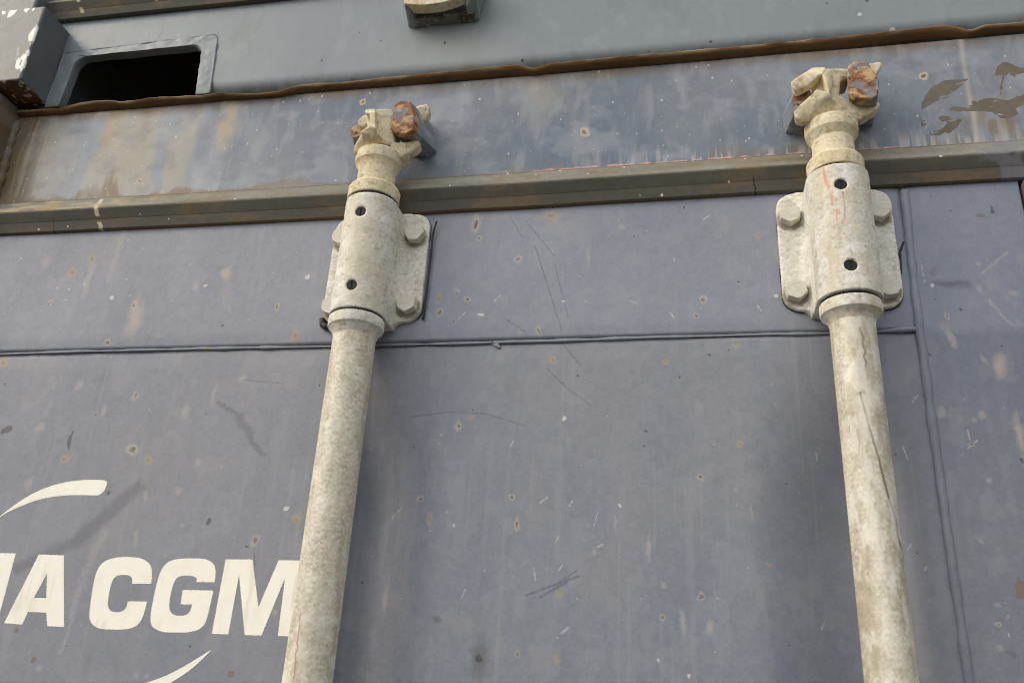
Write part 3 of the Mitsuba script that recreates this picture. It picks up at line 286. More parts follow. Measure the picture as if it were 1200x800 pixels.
def header_paint(p, n, uv):
    x, z = p.x, p.z
    h = (z - 2.52) / 0.145
    x0 = x
    x = x + 0.005 * (fbm(x * 50, z * 25, 31.0, 4) - 0.5)
    c = mix(K(100, 112, 128), K(118, 126, 137), smoothstep(0.3, 0.7, fbm(x * 5, z * 6, 1.0, 4)))
    c = c * (0.92 + 0.16 * fbm(x * 130, z * 90, 4.0, 3)) * (0.92 + 0.16 * fbm(x * 520, z * 420, 14.0, 3))
    c = mix(c, K(152, 158, 168), smoothstep(0.52, 0.7, fbm(x * 22, z * 30, 9.0, 4)) * 0.42)
    left = smoothstep(-0.28, -0.74, x)
    c = mix(c, K(158, 164, 174), left * 0.7)
    c = mix(c, K(176, 166, 144), smoothstep(-0.66, -0.76, x) * 0.5)
    # beige washings from the roof edge on the left
    st = fbm(x * 24 + 1.2 * fbm(z * 14, x * 30, 2.0, 3), z * 3.5, 6.0, 4)
    c = mix(c, K(178, 164, 132), smoothstep(0.50, 0.72, st) * left * 0.65)
    one = dr.exp(-dr.square((x + 0.472 + 0.02 * fbm(z * 40, x * 60, 1.0, 3)) / 0.011)) * smoothstep(2.57, 2.61, z)
    one = dr.maximum(one, dr.exp(-dr.square((x + 0.3985) / 0.006)) * smoothstep(2.60, 2.64, z) * 0.0 + dr.exp(-dr.square((x + 0.652) / 0.010)) * smoothstep(2.58, 2.62, z) * 0.8)
    c = mix(c, K(186, 166, 126), one * (0.3 + 0.5 * noise(x * 90, z * 50)))
    end = smoothstep(-0.705, -0.765, x + 0.015 * noise(x * 30, z * 20))
    c = mix(c, mix(K(150, 138, 108), K(104, 88, 62), smoothstep(0.42, 0.6, fbm(x * 75, z * 5, 13.0, 3))), end * 0.95)
    # under the roof edge: brown wash; above the seal: rust on the left, pink primer on the right
    c = mix(c, K(120, 98, 70), smoothstep(2.648, 2.664, z + 0.006 * noise(x * 60, 2.0)) * (0.45 + 0.35 * noise(x * 18, 5.0)))
    rw = 0.004 + 0.020 * smoothstep(0.45, 0.8, fbm(x * 22, 3.0, 1.0, 3)) + 0.035 * dr.exp(-dr.square((x + 0.635) / 0.022)) * noise(x * 160, 3.0)
    low = 1 - smoothstep(rw * 0.4, rw, z - 2.5228)
    rz = (z - 2.5228) * (0.45 + 1.1 * fbm(x * 260, z * 60, 61.0, 3)); low2 = 1 - smoothstep(rw * 0.15, rw * 0.9, rz)
    c = mix(c, mix(K(96, 68, 42), K(150, 106, 66), fbm(x * 260, z * 260, 62.0, 4)), low2 * smoothstep(-0.28, -0.5, x) * (0.5 + 0.5 * fbm(x * 90, z * 90, 63.0, 4)))
    c = mix(c, K(126, 116, 100), low * 0.55)
    pk = (1 - smoothstep(0.0036, 0.0058, z - 2.5228 + 0.003 * noise(x * 190, 7.0))) * smoothstep(-0.17, -0.02, x) * (1 - smoothstep(0.30, 0.33, x)) * smoothstep(0.25, 0.5, noise(x * 60, 2.0) + 0.25)
    c = mix(c, K(196, 150, 146), dr.clip(pk * 1.3, 0, 1))
    pw = (1 - smoothstep(0.004, 0.02, (z - 2.5228) * (0.5 + noise(x * 260, 8.0)))) * smoothstep(0.55, 0.75, noise(x * 350, z * 30, 3.0)) * smoothstep(-0.1, 0.15, x)
    c = mix(c, K(200, 190, 184), pw * 0.5)
    # dirty brown patch under the old sticker, a pale run below the kink of the roof edge, a rust spot
    bp = dr.exp(-dr.square((x - 0.425) / 0.038) - dr.square((z - 2.553) / 0.03))
    c = mix(c, K(124, 104, 78), bp * smoothstep(0.3, 0.6, fbm(x * 70, z * 70, 6.0, 3)) * 0.85)
    run = dr.exp(-dr.square((x - 0.398 + 0.06 * (2.66 - z) * 0.2) / 0.0030)) * (0.5 + 0.5 * noise(z * 60, x * 30))
    c = mix(c, K(182, 176, 164), run * 0.8)
    run2 = dr.exp(-dr.square((x + 0.078) / 0.03)) * smoothstep(2.56, 2.65, z) * noise(x * 60, z * 15)
    c = mix(c, K(160, 148, 120), run2 * 0.6)
    for mx, mz, r in ((-0.0195, 2.5745, 0.0055), (0.3555, 2.617, 0.0045), (-0.30, 2.643, 0.004), (-0.589, 2.5475, 0.003)):
        d = dr.sqrt(dr.square(x - mx + 0.004 * (noise(x * 200, z * 200) - 0.5)) + dr.square((z - mz) * 0.8)) / r
        c = mix(c, K(182, 170, 150), 1 - smoothstep(0.8, 1.25, d))
        c = mix(c, K(112, 78, 48), (1 - smoothstep(0.3, 0.6, d)))
    c = mix(c, K(218, 218, 216), ticks(x, z, 0.009, 0.14, 0.06) * (0.35 + 0.6 * left))
    c = mix(c, K(206, 206, 204), ticks(x + 5, z * 0.6, 0.013, 0.20, 0.055) * 0.8)
    s2 = smoothstep(0.45, 0.75, fbm(x * 170 + 0.8 * fbm(x * 30, z * 40, 43.0, 3), z * 30, 4.0, 5)) * (1 - smoothstep(0.0, 0.6, h + 0.3 * noise(x * 60, 4.0))) * smoothstep(0.4, 0.7, noise(x * 13, 5.0))
    c = mix(c, K(172, 176, 180), s2 * 0.45)
    c = mix(c, K(168, 170, 172), smoothstep(0.45, 0.80, fbm(x * 80 + 0.8 * fbm(x * 25, z * 30, 41.0, 3), z * 26, 15.0, 5)) * 0.28)
    c = mix(c, K(96, 104, 116), smoothstep(0.50, 0.80, fbm(x * 45, z * 60, 17.0, 4)) * 0.25)
    return c

def rust_shade_edge(p, n, uv):
    x = p.x
    c = mix(K(124, 92, 60), K(172, 134, 92), fbm(x * 60, p.z * 300, p.y * 300, 3))
    c = mix(c, K(204, 182, 150), smoothstep(0.30, 0.70, fbm(x * 35, p.y * 90, 2.0, 3)) * smoothstep(-0.0010, -0.0035, p.y) * 0.8)
    c = mix(c, K(98, 76, 50), smoothstep(-0.0025, 0.0005, p.y) * 0.75)  # shade under the lip painted in as a darker brown
    c = mix(c, K(84, 62, 42), smoothstep(0.35, 0.75, fbm(x * 30, p.y * 60, 9.0, 3)) * 0.5)
    return c

def gasket_rubber(p, n, uv):
    x, z = p.x, p.z
    dust = smoothstep(0.1, 0.6, n.z)
    c = mix(K(70, 68, 61), K(90, 87, 78), fbm(x * 9, z * 60, 2.0, 4))
    c = mix(c, K(142, 139, 128), dust * (0.45 + 0.35 * noise(x * 14, z * 90)))
    c = mix(c, K(168, 154, 122), smoothstep(-0.45, -0.75, x) * dust * smoothstep(0.4, 0.6, noise(x * 40, z * 200)) * 0.7)
    c = mix(c, K(120, 96, 62), smoothstep(0.50, 0.72, fbm(x * 26, z * 80, 4.0, 4)) * 0.35)
    c = mix(c, K(104, 88, 66), 1 - smoothstep(2.4700, 2.4716, z))
    a = dr.abs(x + 0.6245 + (z - 2.50) * 0.35 + 0.002 * noise(z * 200))
    c = mix(c, K(188, 178, 150), (1 - smoothstep(0.0015, 0.004, a)) * smoothstep(0.25, 0.55, noise(z * 260, 3.0)))
    for sx in (-0.683, 0.166):
        a = dr.abs(x - sx + (z - 2.487) * 0.12 + 0.0012 * noise(z * 300))
        c = mix(c, K(40, 37, 34), (1 - smoothstep(0.0004, 0.0011, a)) * (1 - smoothstep(2.484, 2.492, z)))
    c = mix(c, K(200, 196, 188), ticks(x, z, 0.022, 0.16, 0.05) * 0.85)
    c = mix(c, K(112, 112, 122), smoothstep(0.36, 0.42, x) * smoothstep(0.45, 0.6, fbm(x * 50, z * 50, 8.0, 3)) * 0.7)
    return c * (0.9 + 0.2 * fbm(x * 220, z * 220, 1.0, 2))

def sill_paint(p, n, uv):
    x, z = p.x, p.z
    c = mix(K(116, 127, 135), K(128, 137, 142), fbm(x * 4, z * 7, 1.0, 4))
    c = c * (0.97 + 0.06 * fbm(x * 120, z * 120, 4.0, 3))
    c = mix(c, K(104, 108, 106), smoothstep(0.55, 0.8, fbm(x * 40 + fbm(x * 30, z * 30, 2.0, 3), z * 9, 5.0, 4)) * 0.30)
    c = mix(c, K(172, 178, 180), smoothstep(0.60, 0.8, fbm(x * 50, z * 34, 15.0, 5)) * 0.10)
    low = 1 - smoothstep(2.676, 2.692, z + 0.010 * fbm(x * 60, 3.0, 1.0, 4))
    c = mix(c, K(92, 92, 78), low * 0.75)
    c = mix(c, K(96, 84, 62), smoothstep(0.6, 0.75, noise(x * 160, z * 220)) * low * 0.7)
    c = mix(c, K(160, 160, 150), dr.exp(-dr.square((x + 0.19) / 0.08) - dr.square((z - 2.71) / 0.05)) * 0.4)
    c = mix(c, K(60, 64, 66), ticks(x, z, 0.05, 0.28, 0.03) * 0.9)
    c = mix(c, K(205, 208, 208), ticks(x + 4, z, 0.06, 0.10, 0.035) * 0.7)
    return c

def casting_paint(p, n, uv):
    x, y, z = p.x, p.y, p.z
    c = mix(K(88, 95, 100), K(98, 105, 109), fbm(x * 20, z * 20, y * 20, 3))
    rim = dr.minimum(dr.abs(x + 0.764), dr.abs(z - 2.806) * 0.8)
    wear = smoothstep(0.028, 0.002, rim + 0.02 * noise(x * 60, z * 45)) * smoothstep(0.40, 0.62, fbm(x * 110, z * 60, 5.0, 5))
    c = mix(c, K(226, 226, 220), smoothstep(0.25, 0.4, wear) * smoothstep(-0.0475, -0.0490, y))
    bot = 1 - smoothstep(2.681, 2.6835, z + 0.003 * noise(x * 150, y * 150))
    c = mix(c, mix(K(92, 62, 38), K(64, 46, 32), noise(x * 120, y * 120, 3.0)), bot)
    c = mix(c, K(205, 196, 180), bot * smoothstep(0.62, 0.70, fbm(x * 160, y * 160, 2.0, 4)) * 0.7)
    return c

def galv(tone, mark, grime=0.3):
    def fn(p, n, uv):
        x, y, z = p.x, p.y, p.z
        a = fbm(x * 95, y * 95, z * 40, 4)
        c = mix(K(*tone[0]), K(*tone[1]), smoothstep(0.25, 0.75, a))
        c = mix(c, K(*tone[2]), smoothstep(0.42, 0.70, fbm(x * 520, y * 520, z * 420, 3)) * 0.45)
        c = mix(c, K(*tone[3]), smoothstep(0.48, 0.80, fbm(x * 150 + 2 * a, y * 150, z * 14, 4)) * 0.55)
        c = mix(c, K(*tone[2]), smoothstep(0.55, 0.75, fbm(x * 60, y * 60, z * 60 + 5, 4)) * 0.5)
        c = c * (0.80 + 0.40 * fbm(x * 480, y * 480, z * 420, 3))
        c = mix(c, K(134, 114, 82), smoothstep(0.54, 0.76, fbm(x * 190, y * 190, z * 190, 5)) * grime)
        return mark(c, x, y, z)
    return fn
def line(x, z, pts, w, wob=0.0015, f=220):
    m = mi.Float(0)
    xx = x + wob * (noise(z * f, 3.0) - 0.5) * 2
    for (ax, az), (bx_, bz) in zip(pts, pts[1:]):
        ex, ez = bx_ - ax, bz - az; tt = dr.clip(((xx - ax) * ex + (z - az) * ez) / (ex * ex + ez * ez), 0, 1)
        m = dr.maximum(m, 1 - smoothstep(w * 0.5, w, dr.sqrt(dr.square(xx - ax - tt * ex) + dr.square(z - az - tt * ez))))
    return m
def mark_rod(c, x, y, z):
    front = smoothstep(-0.040, -0.050, y); rr = smoothstep(0.0, 0.1, x)
    c = mix(c, K(58, 54, 50), line(x, z, [(0.2462, 2.288), (0.2475, 2.250)], 0.0016) * front * 0.85)
    c = mix(c, K(96, 84, 66), line(x, z, [(0.243, 2.225), (0.246, 2.19), (0.254, 2.14), (0.262, 2.09)], 0.0014, 0.003, 60) * front * 0.8)
    c = mix(c, K(160, 92, 60), line(x, z, [(-0.2555, 2.02), (-0.2535, 1.95)], 0.0010, 0.001) * front * 0.6)
    c = mix(c, K(150, 138, 112), rr * smoothstep(0.38, 0.74, fbm(x * 120 + 1.5 * fbm(x * 60, z * 60, 3.0, 3), z * 16, 4.0, 5)) * 0.55)
    c = mix(c, K(230, 227, 218), rr * dr.maximum(smoothstep(0.54, 0.68, fbm(x * 160, z * 50, 9.0, 4)), dr.exp(-dr.square((x - 0.2405) / 0.006)) * smoothstep(0.30, 0.60, fbm(x * 240, z * 70, 19.0, 5))) * 0.45)
    return c
def mark_bracket(c, x, y, z):
    front = smoothstep(-0.050, -0.058, y)
    c = mix(c, K(198, 184, 148), smoothstep(-0.030, -0.060, y) * smoothstep(0.35, 0.65, fbm(x * 45, y * 45, z * 20, 3)) * 0.45)
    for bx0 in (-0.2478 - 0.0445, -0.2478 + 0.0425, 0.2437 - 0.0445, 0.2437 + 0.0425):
        for bz0 in (2.4375, 2.350):   # dark ring painted round each bolt, standing in for shade under its head
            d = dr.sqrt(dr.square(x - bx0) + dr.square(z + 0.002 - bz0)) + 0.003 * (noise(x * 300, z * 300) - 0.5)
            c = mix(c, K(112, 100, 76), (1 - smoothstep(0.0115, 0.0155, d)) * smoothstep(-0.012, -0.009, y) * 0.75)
    g = smoothstep(0.35, 0.6, noise(x * 500, z * 160))
    o = line(x, z, [(0.2275, 2.482), (0.2285, 2.462), (0.2325, 2.42)], 0.0019, 0.003, 90)
    o = dr.maximum(o, line(x, z, [(0.2325, 2.425), (0.2370, 2.395), (0.2385, 2.372)], 0.0030, 0.001))
    c = mix(c, K(208, 132, 104), o * front * g * 0.6)
    c = mix(c, K(110, 104, 96), line(x, z, [(0.241, 2.43), (0.2435, 2.38), (0.2445, 2.345)], 0.0014, 0.0015, 90) * front * g * 0.35)
    return c
def none(c, x, y, z): return c

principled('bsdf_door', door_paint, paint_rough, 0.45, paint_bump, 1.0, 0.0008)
principled('bsdf_header', header_paint, paint_rough, 0.45, paint_bump, 1.0, 0.0008)
principled('bsdf_sill', sill_paint, 0.42, 0.5, paint_bump, 0.6, 0.0008)
principled('bsdf_casting', casting_paint, 0.45, 0.5)
principled('bsdf_gasket', gasket_rubber, 0.7, 0.3)
def keeper_c(p, n, uv):
    x, y, z = p.x, p.y, p.z
    c = mix(K(98, 100, 92), K(122, 124, 118), fbm(x * 60, y * 60, z * 60, 3))
    c = mix(c, K(70, 64, 52), smoothstep(0.45, 0.6, fbm(x * 90, y * 90, z * 90 + 3, 3)) * 0.8)
    return mix(c, K(176, 170, 150), smoothstep(0.62, 0.72, fbm(x * 160, y * 160, z * 160, 3)) * 0.7)
principled('bsdf_keeper', keeper_c, 0.7, 0.3)
principled('bsdf_lip', rust_shade_edge, 0.8, 0.2)
galv_bump = lambda p, n, uv: 0.00035 * fbm(p.x * 330, p.y * 330, p.z * 330, 4)
principled('bsdf_rod', galv([(186, 178, 156), (206, 199, 179), (227, 224, 212), (156, 145, 118)], mark_rod), 0.40, 0.55, galv_bump, 1.0, 0.0004)
principled('bsdf_bracket', galv([(202, 198, 185), (214, 211, 200), (236, 235, 230), (176, 167, 144)], mark_bracket, 0.38), 0.6, 0.4, galv_bump, 1.0, 0.0004)
principled('bsdf_cam', galv([(208, 192, 154), (216, 204, 172), (231, 225, 207), (176, 150, 104)], none, 0.5), 0.6, 0.35, galv_bump, 1.0, 0.0004)
def bolt_c(p, n, uv): return mix(K(196, 191, 176), K(218, 214, 200), fbm(p.x * 150, p.y * 150, p.z * 150, 3)) * (0.85 + 0.3 * noise(p.x * 500, p.y * 500, p.z * 500))
principled('bsdf_bolt', bolt_c, 0.5, 0.4)
principled('bsdf_plug', (0.012, 0.012, 0.012), 0.6, 0.3)
principled('bsdf_sealant', (0.03, 0.032, 0.035), 0.55, 0.3)
def cream(p, n, uv):
    c = mix(K(246, 243, 228), K(249, 246, 234), fbm(p.x * 9, p.z * 9, 1.0, 3))
    c = mix(c, K(206, 196, 170), ticks(p.x, p.z, 0.03, 0.12, 0.03) * 0.6)
    c = mix(c, K(214, 206, 184), smoothstep(0.60, 0.85, fbm(p.x * 130, p.z * 22, 8.0, 4)) * 0.5)
    return mix(c, K(232, 225, 204), smoothstep(0.5, 0.8, fbm(p.x * 70, p.z * 40, 6.0, 5)) * 0.35)
principled('bsdf_cream', cream, 0.5, 0.4)
def lug_c(p, n, uv):
    x, y, z = p.x, p.y, p.z
    paint = mix(K(112, 122, 134), K(134, 140, 146), fbm(x * 60, y * 60, z * 60, 3))
    paint = mix(paint, K(180, 184, 186), smoothstep(0.62, 0.72, fbm(x * 140, y * 90, z * 140, 3)) * 0.6)
    g = fbm(x * 150, y * 150, z * 150, 5)
    r = mix(K(94, 68, 50), K(152, 108, 78), smoothstep(0.30, 0.62, g))
    r = mix(r, K(206, 172, 126), smoothstep(0.46, 0.66, fbm(x * 120, y * 120, z * 120 + 7, 5)) * 0.8)
    r = mix(r, K(84, 56, 38), smoothstep(0.58, 0.70, fbm(x * 320, y * 320, z * 320, 3)) * 0.6)
    tip = smoothstep(-0.0330, -0.0430, y + 0.012 * (fbm(x * 130, z * 130, y * 130, 3) - 0.5))
    left = smoothstep(0.52, 0.66, fbm(x * 85, y * 60, z * 85 + 4.0, 4))
    return mix(paint, r, tip * (1 - 0.85 * left))
principled('bsdf_lug', lug_c, 0.75, 0.3, lambda p, n, uv: 0.0014 * fbm(p.x * 220, p.y * 220, p.z * 220, 3), 1.0, 0.0005)
def resid_c(p, n, uv): return mix(K(98, 94, 86), K(118, 110, 98), fbm(p.x * 130, p.z * 130, 2.0, 3))
principled('bsdf_residue', resid_c, 0.8, 0.2)
principled('bsdf_grime', lambda p, n, uv: mix(K(52, 48, 38), K(96, 88, 68), fbm(p.x * 200, p.y * 200, p.z * 200, 3)), 0.9, 0.1)
principled('bsdf_dark', (0.03, 0.028, 0.024), 0.8, 0.2)

# ---------------------------------------------------------------- lower container: door leaf
labels['container_door'] = {'label': 'faded blue grey steel door leaf with cream lettering behind both locking bars', 'category': 'door'}
rng = random.Random(4)
def dents(X, Z, s, amp=0.0016):
    P = np.stack([X * 5, Z * 4, np.full_like(X, s)], -1)
    return amp * (meshkit.fbm(P, 3, s) - 0.5)
def weldpull(d, a=0.0016, w=0.012): return a * np.exp(-(d / w) ** 2)
WX = 0.3128
def S1(a, b, x): t = np.clip((x - a) / (b - a), 0, 1); return t * t * (3 - 2 * t)
def trough(X, Z):
    """the pressed recesses in which the locking bars run"""
    t = S1(-0.270, -0.246, X) * (1 - S1(-0.246, -0.130, X)) + S1(0.140, 0.243, X) * (1 - S1(0.243, 0.308, X))
    return 0.034 * t * (1 - S1(2.10, 2.3035, Z))
def panel_y(X, Z): return 0.0020 + dents(X, Z, 2, 0.003) + weldpull(Z - 2.308, 0.001) + weldpull(X - WX, 0.0008) + trough(X, Z)
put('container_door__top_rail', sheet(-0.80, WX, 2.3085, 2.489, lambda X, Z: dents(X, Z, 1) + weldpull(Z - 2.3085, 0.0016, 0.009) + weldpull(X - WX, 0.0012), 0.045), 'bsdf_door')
put('container_door__panel', sheet(-0.80, WX, 0.14, 2.3083, panel_y, 0.044, 0.006), 'bsdf_door')
put('container_door__stile', sheet(WX + 0.0005, 0.424, 0.14, 2.489, lambda X, Z: dents(X, Z, 3) + weldpull(X - WX, 0.0012), 0.0445, 0.008), 'bsdf_door')
xs = np.linspace(-0.80, 0.3125, 420)
nz = lambda u, q: meshkit.fbm(np.stack([u, u * 0 + q, u * 0], 1), 3)
wz = 2.3078 + 0.0008 * np.sin(xs * 9) + 0.0012 * (nz(xs * 20, 3) - 0.5) + np.where(xs > 0.26, (xs - 0.26) * 0.05, 0)
rr = 0.0014 + 0.0016 * (nz(xs * 38, 1) - 0.4) + 0.0022 * np.exp(-((xs - 0.300) / 0.014) ** 2)
seam = tube(np.stack([xs, 0.0020 + xs * 0, wz + 0.0004], 1), rr, 10)
drips = [tri(hull([ball(x, 0.002, 2.3075, 0.0016, 10), ball(x + 0.003, 0.0028, 2.3025, 0.0022, 10), ball(x - 0.005, 0.003, 2.307, 0.0014, 8)])) for x in (-0.1065,)]
put('container_door__weld_seam', trimesh.util.concatenate([seam] + drips), 'bsdf_door', True)
zs = np.linspace(2.467, 0.3, 620)
wx = WX + np.where(zs > 2.31, (zs - 2.31) * 0.03, 0) + 0.0022 * (nz(zs * 26, 5) - 0.5)
rr = 0.0042 + 0.0022 * (nz(zs * 55, 7) - 0.45)
va = tube(np.stack([wx - 0.0010, 0.0022 + zs * 0, zs], 1), rr, 10)
put('container_door__weld_seam', va, 'bsdf_door', True)
# the second leaf beside it
labels['container_door_001'] = {'label': 'second door leaf past the upright seal at the right edge', 'category': 'door'}
# seals
def seal(x0, x1, base):
    xs = np.linspace(x0, x1, 160)
    def prof(x):
        s = 0.0012 * math.sin(x * 5.3) + 0.0010 * (float(meshkit.noise(np.array([x * 12, base, 0.0]))) - 0.5)
        q = base + s
        return [(0.012, q), (-0.0030, q + 0.0002), (-0.0052, q + 0.0014), (-0.0078, q + 0.0130), (-0.0086, q + 0.0140), (-0.0130, q + 0.0255), (-0.0128, q + 0.0275), (-0.0115, q + 0.0300), (0.004, q + 0.0515), (0.0045, q + 0.053), (0.012, q + 0.053)]
    return sweep_x(xs, prof)
put('container_door__gasket', seal(-0.80, 0.442, 2.470), 'bsdf_gasket', 25, 'dusty dark rubber seal along the top of the door')
vs = tri(hull([ball(x, y, z, 0.004, 10) for x in (0.431, 0.452) for y in (-0.006, 0.02) for z in (0.15, 2.466)]))
put('container_door__gasket', vs, 'bsdf_gasket')
def curve(pts, n=3):
    """cut the shallow corners of an outline into curves and leave the sharp ones"""
    p = [np.array(q) for q in pts]
    if np.linalg.norm(p[0] - p[-1]) < 1e-6: p = p[:-1]
    keep = None
    for it in range(n):
        o, k2 = [], []
        for i in range(len(p)):
            a, b, c = p[i - 1], p[i], p[(i + 1) % len(p)]; u, w = b - a, c - b
            ang = abs(math.degrees(math.atan2(u[0] * w[1] - u[1] * w[0], u @ w)))
            if (it == 0 and ang > 62) or (it and keep[i]): o.append(b); k2.append(True)
            else: o += [b - u * 0.25, b + w * 0.25]; k2 += [False, False]
        p, keep = o, k2
    return [tuple(q) for q in p]
put('container_door_001__panel', sheet(0.475, 1.70, 0.14, 2.489, lambda X, Z: dents(X, Z, 5, 0.003), 0.045, 0.012), 'bsdf_door')
put('container_door_001__gasket', seal(0.446, 1.70, 2.470), 'bsdf_gasket', 25)
put('container_door_001__gasket', tri(hull([ball(x, y, z, 0.004, 10) for x in (0.4605, 0.474) for y in (-0.004, 0.02) for z in (0.15, 2.466)])), 'bsdf_gasket')
# lettering: paint film that follows the sheet
def film(poly, yf, t=0.00035):
    m = plate_y(poly, -t, 0.0012).subdivide_to_size(0.007, max_iter=12); v = m.vertices.copy(); v[:, 1] += yf(v[:, 0], v[:, 2])
    return trimesh.Trimesh(v, m.faces, process=False)
PANEL = panel_y
for ch, dx in (('M', -0.3300), ('A', 0), ('C', 0), ('G', 0), ('M', 0)):
    rings = LETTERS[ch]
    g = (Polygon(curve(rings[0])) if ch in 'CG' else Polygon(rings[0], rings[1:])).buffer(0.0003).buffer(-0.0006).buffer(0.0003)
    g = affinity.translate(g, dx, 0)
    put('container_door__letter', film(g, PANEL), 'bsdf_cream', False, f'cream slanted letter {ch}' + (' by the left locking bar' if ch == 'M' and dx == 0 else ' before the A' if ch == 'M' else ''))
gC = affinity.translate(Polygon(LETTERS['C'][0]).buffer(0.0004), -0.2705, 0)
for pts, lab in zip(ARCS, ('cream swoosh arc above the lettering', 'cream swoosh arc below the lettering')):
    g = Polygon(curve(pts)).buffer(0)
    g = g.intersection(sbox(-0.79, 1.5, 0.3, 2.4))
    put('container_door__emblem_arc', film(g, PANEL), 'bsdf_cream', False, lab)

# ---------------------------------------------------------------- lower container: header, roof edge, corner, keepers
labels['container_frame'] = {'label': 'stained blue header beam of lower container with rusty wavy roof edge and cam keepers', 'category': 'container frame'}
put('container_frame__header', sheet(-0.81, 1.70, 2.51, 2.6665, lambda X, Z: 0.006 + dents(X, Z, 7, 0.004), 0.12, 0.007), 'bsdf_header')
lx = np.array([p[0] for p in LIP]); lz = np.array([p[1] for p in LIP])
xs = np.linspace(-0.80, 1.70, 760); lzz = np.interp(xs, lx, lz)
k = np.exp(-np.linspace(-2, 2, 7) ** 2); k /= k.sum(); lzz = np.convolve(np.pad(lzz, 3, 'edge'), k, 'valid')
jit = 0.0012 * (meshkit.fbm(np.stack([xs * 50, xs * 0, xs * 0], 1), 3) - 0.5)
def lip(x):
    z = float(np.interp(x, xs, lzz)); j = float(np.interp(x, xs, jit)); y = -0.003 + 3 * j
    kz = 0.35 * (z - 2.668)
    return [(0.03, 2.6655 + kz), (0.0065, 2.6640 + kz), (y + 0.001, z - 0.0024 + j), (y - 0.0012, z - 0.0012 + j), (y - 0.0008, z + j), (y + 0.003, z + 0.0006), (0.03, 2.669 + kz)]
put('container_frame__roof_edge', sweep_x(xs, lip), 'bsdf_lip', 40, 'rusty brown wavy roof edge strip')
xg = np.linspace(-0.50, 0.90, 700)
gz = np.interp(xg, xs, lzz) + 0.0012 + 0.004 * (meshkit.fbm(np.stack([xg * 60, xg * 0, xg * 0], 1), 4) - 0.4)
gr = 0.0014 + 0.0060 * np.clip(meshkit.fbm(np.stack([xg * 110, xg * 0 + 3, xg * 0], 1), 4) - 0.36, 0, 1)
put('container_frame__grime', tube(np.stack([xg, 0.0035 + xg * 0, gz], 1), gr, 7), 'bsdf_grime', True, 'crumbly dark dirt caught behind the roof edge')
lc = rbox(-0.97, -0.800, -0.035, 0.12, 2.50, 2.676, 0.004)
put('container_frame__corner_casting', cast(lc, 0.008, 2, 0.0006, 60), 'bsdf_header', 30, 'brown stained corner casting at the end of the header')
zs = np.linspace(2.52, 2.655, 60)
put('container_frame__weld_seam', tube(np.stack([-0.7975 + 0.002 * np.sin(zs * 40), 0.004 + zs * 0, zs], 1), 0.006 + 0.001 * np.sin(zs * 300), 10), 'bsdf_header', True)
put('container_frame__corner_post', rbox(-0.97, -0.803, -0.02, 0.10, 0.10, 2.498, 0.004), 'bsdf_header', 30)
put('container_frame__roof', bx(-0.97, 1.70, 0.125, 2.4, 2.60, 2.655), 'bsdf_dark', False)
def ragged(pts):
    g = Polygon(pts).buffer(0); o = []
    for e in getattr(g, 'geoms', [g]):
        n = int(e.exterior.length / 0.0012); q = np.array([e.exterior.interpolate(i / n, normalized=True).coords[0] for i in range(n)])
        w = meshkit.fbm(np.stack([q[:, 0] * 260, q[:, 1] * 260, q[:, 0] * 0], 1), 3) - 0.5; c = np.roll(q, 1, 0) - np.roll(q, -1, 0)
        o.append(Polygon(q + np.stack([c[:, 1], -c[:, 0]], 1) / (np.linalg.norm(c, axis=1)[:, None] + 1e-9) * (w * 0.0026)[:, None]).buffer(0))
    holes = [Point(rh.uniform(g.bounds[0], g.bounds[2]), rh.uniform(g.bounds[1], g.bounds[3])).buffer(rh.uniform(0.0006, 0.0022), 3) for k in range(12)]
    for e in o: g = e if e is o[0] else g.union(e)
    for h in holes: g = g.difference(affinity.rotate(affinity.scale(h, 2.2, 0.7), rh.uniform(-20, 50)))
    return g.buffer(-0.0002).buffer(0.0001)
rh = random.Random(2)
for pts in RESID:
    put('container_frame__sticker_residue', film(ragged(pts), lambda X, Z: 0.006 + dents(X, Z, 7, 0.004), 0.0002), 'bsdf_residue', False)
for i in range(2):
    kk = 'container_frame__cam_keeper' + ('' if i == 0 else '_001')
    b = LUGBASE[i]; xa, xb = min(q[0] for q in b), max(q[0] for q in b); za, zb = min(q[2] for q in b), max(q[2] for q in b)
    put(kk + '__base_plate', cast(rbox(xa + 0.012, xb - 0.012, 0.003, 0.012, za + 0.004, zb, 0.001), 0.004, 2, 0.0004), 'bsdf_header', 30)
    for j, (fr, bk) in enumerate(LUGS[i]):
        r = 0.0018
        m = hull([ball(q[0], q[1] + r, q[2], r, 10) for q in fr] + [ball(q[0], q[1], q[2], r, 10) for q in bk])
        put(kk + '__lug', roughen(tri(m).subdivide_to_size(0.004, max_iter=12), 0.0003, 130, 5 + j + 2 * i), 'bsdf_lug', 35, 'rust tipped keeper lug')

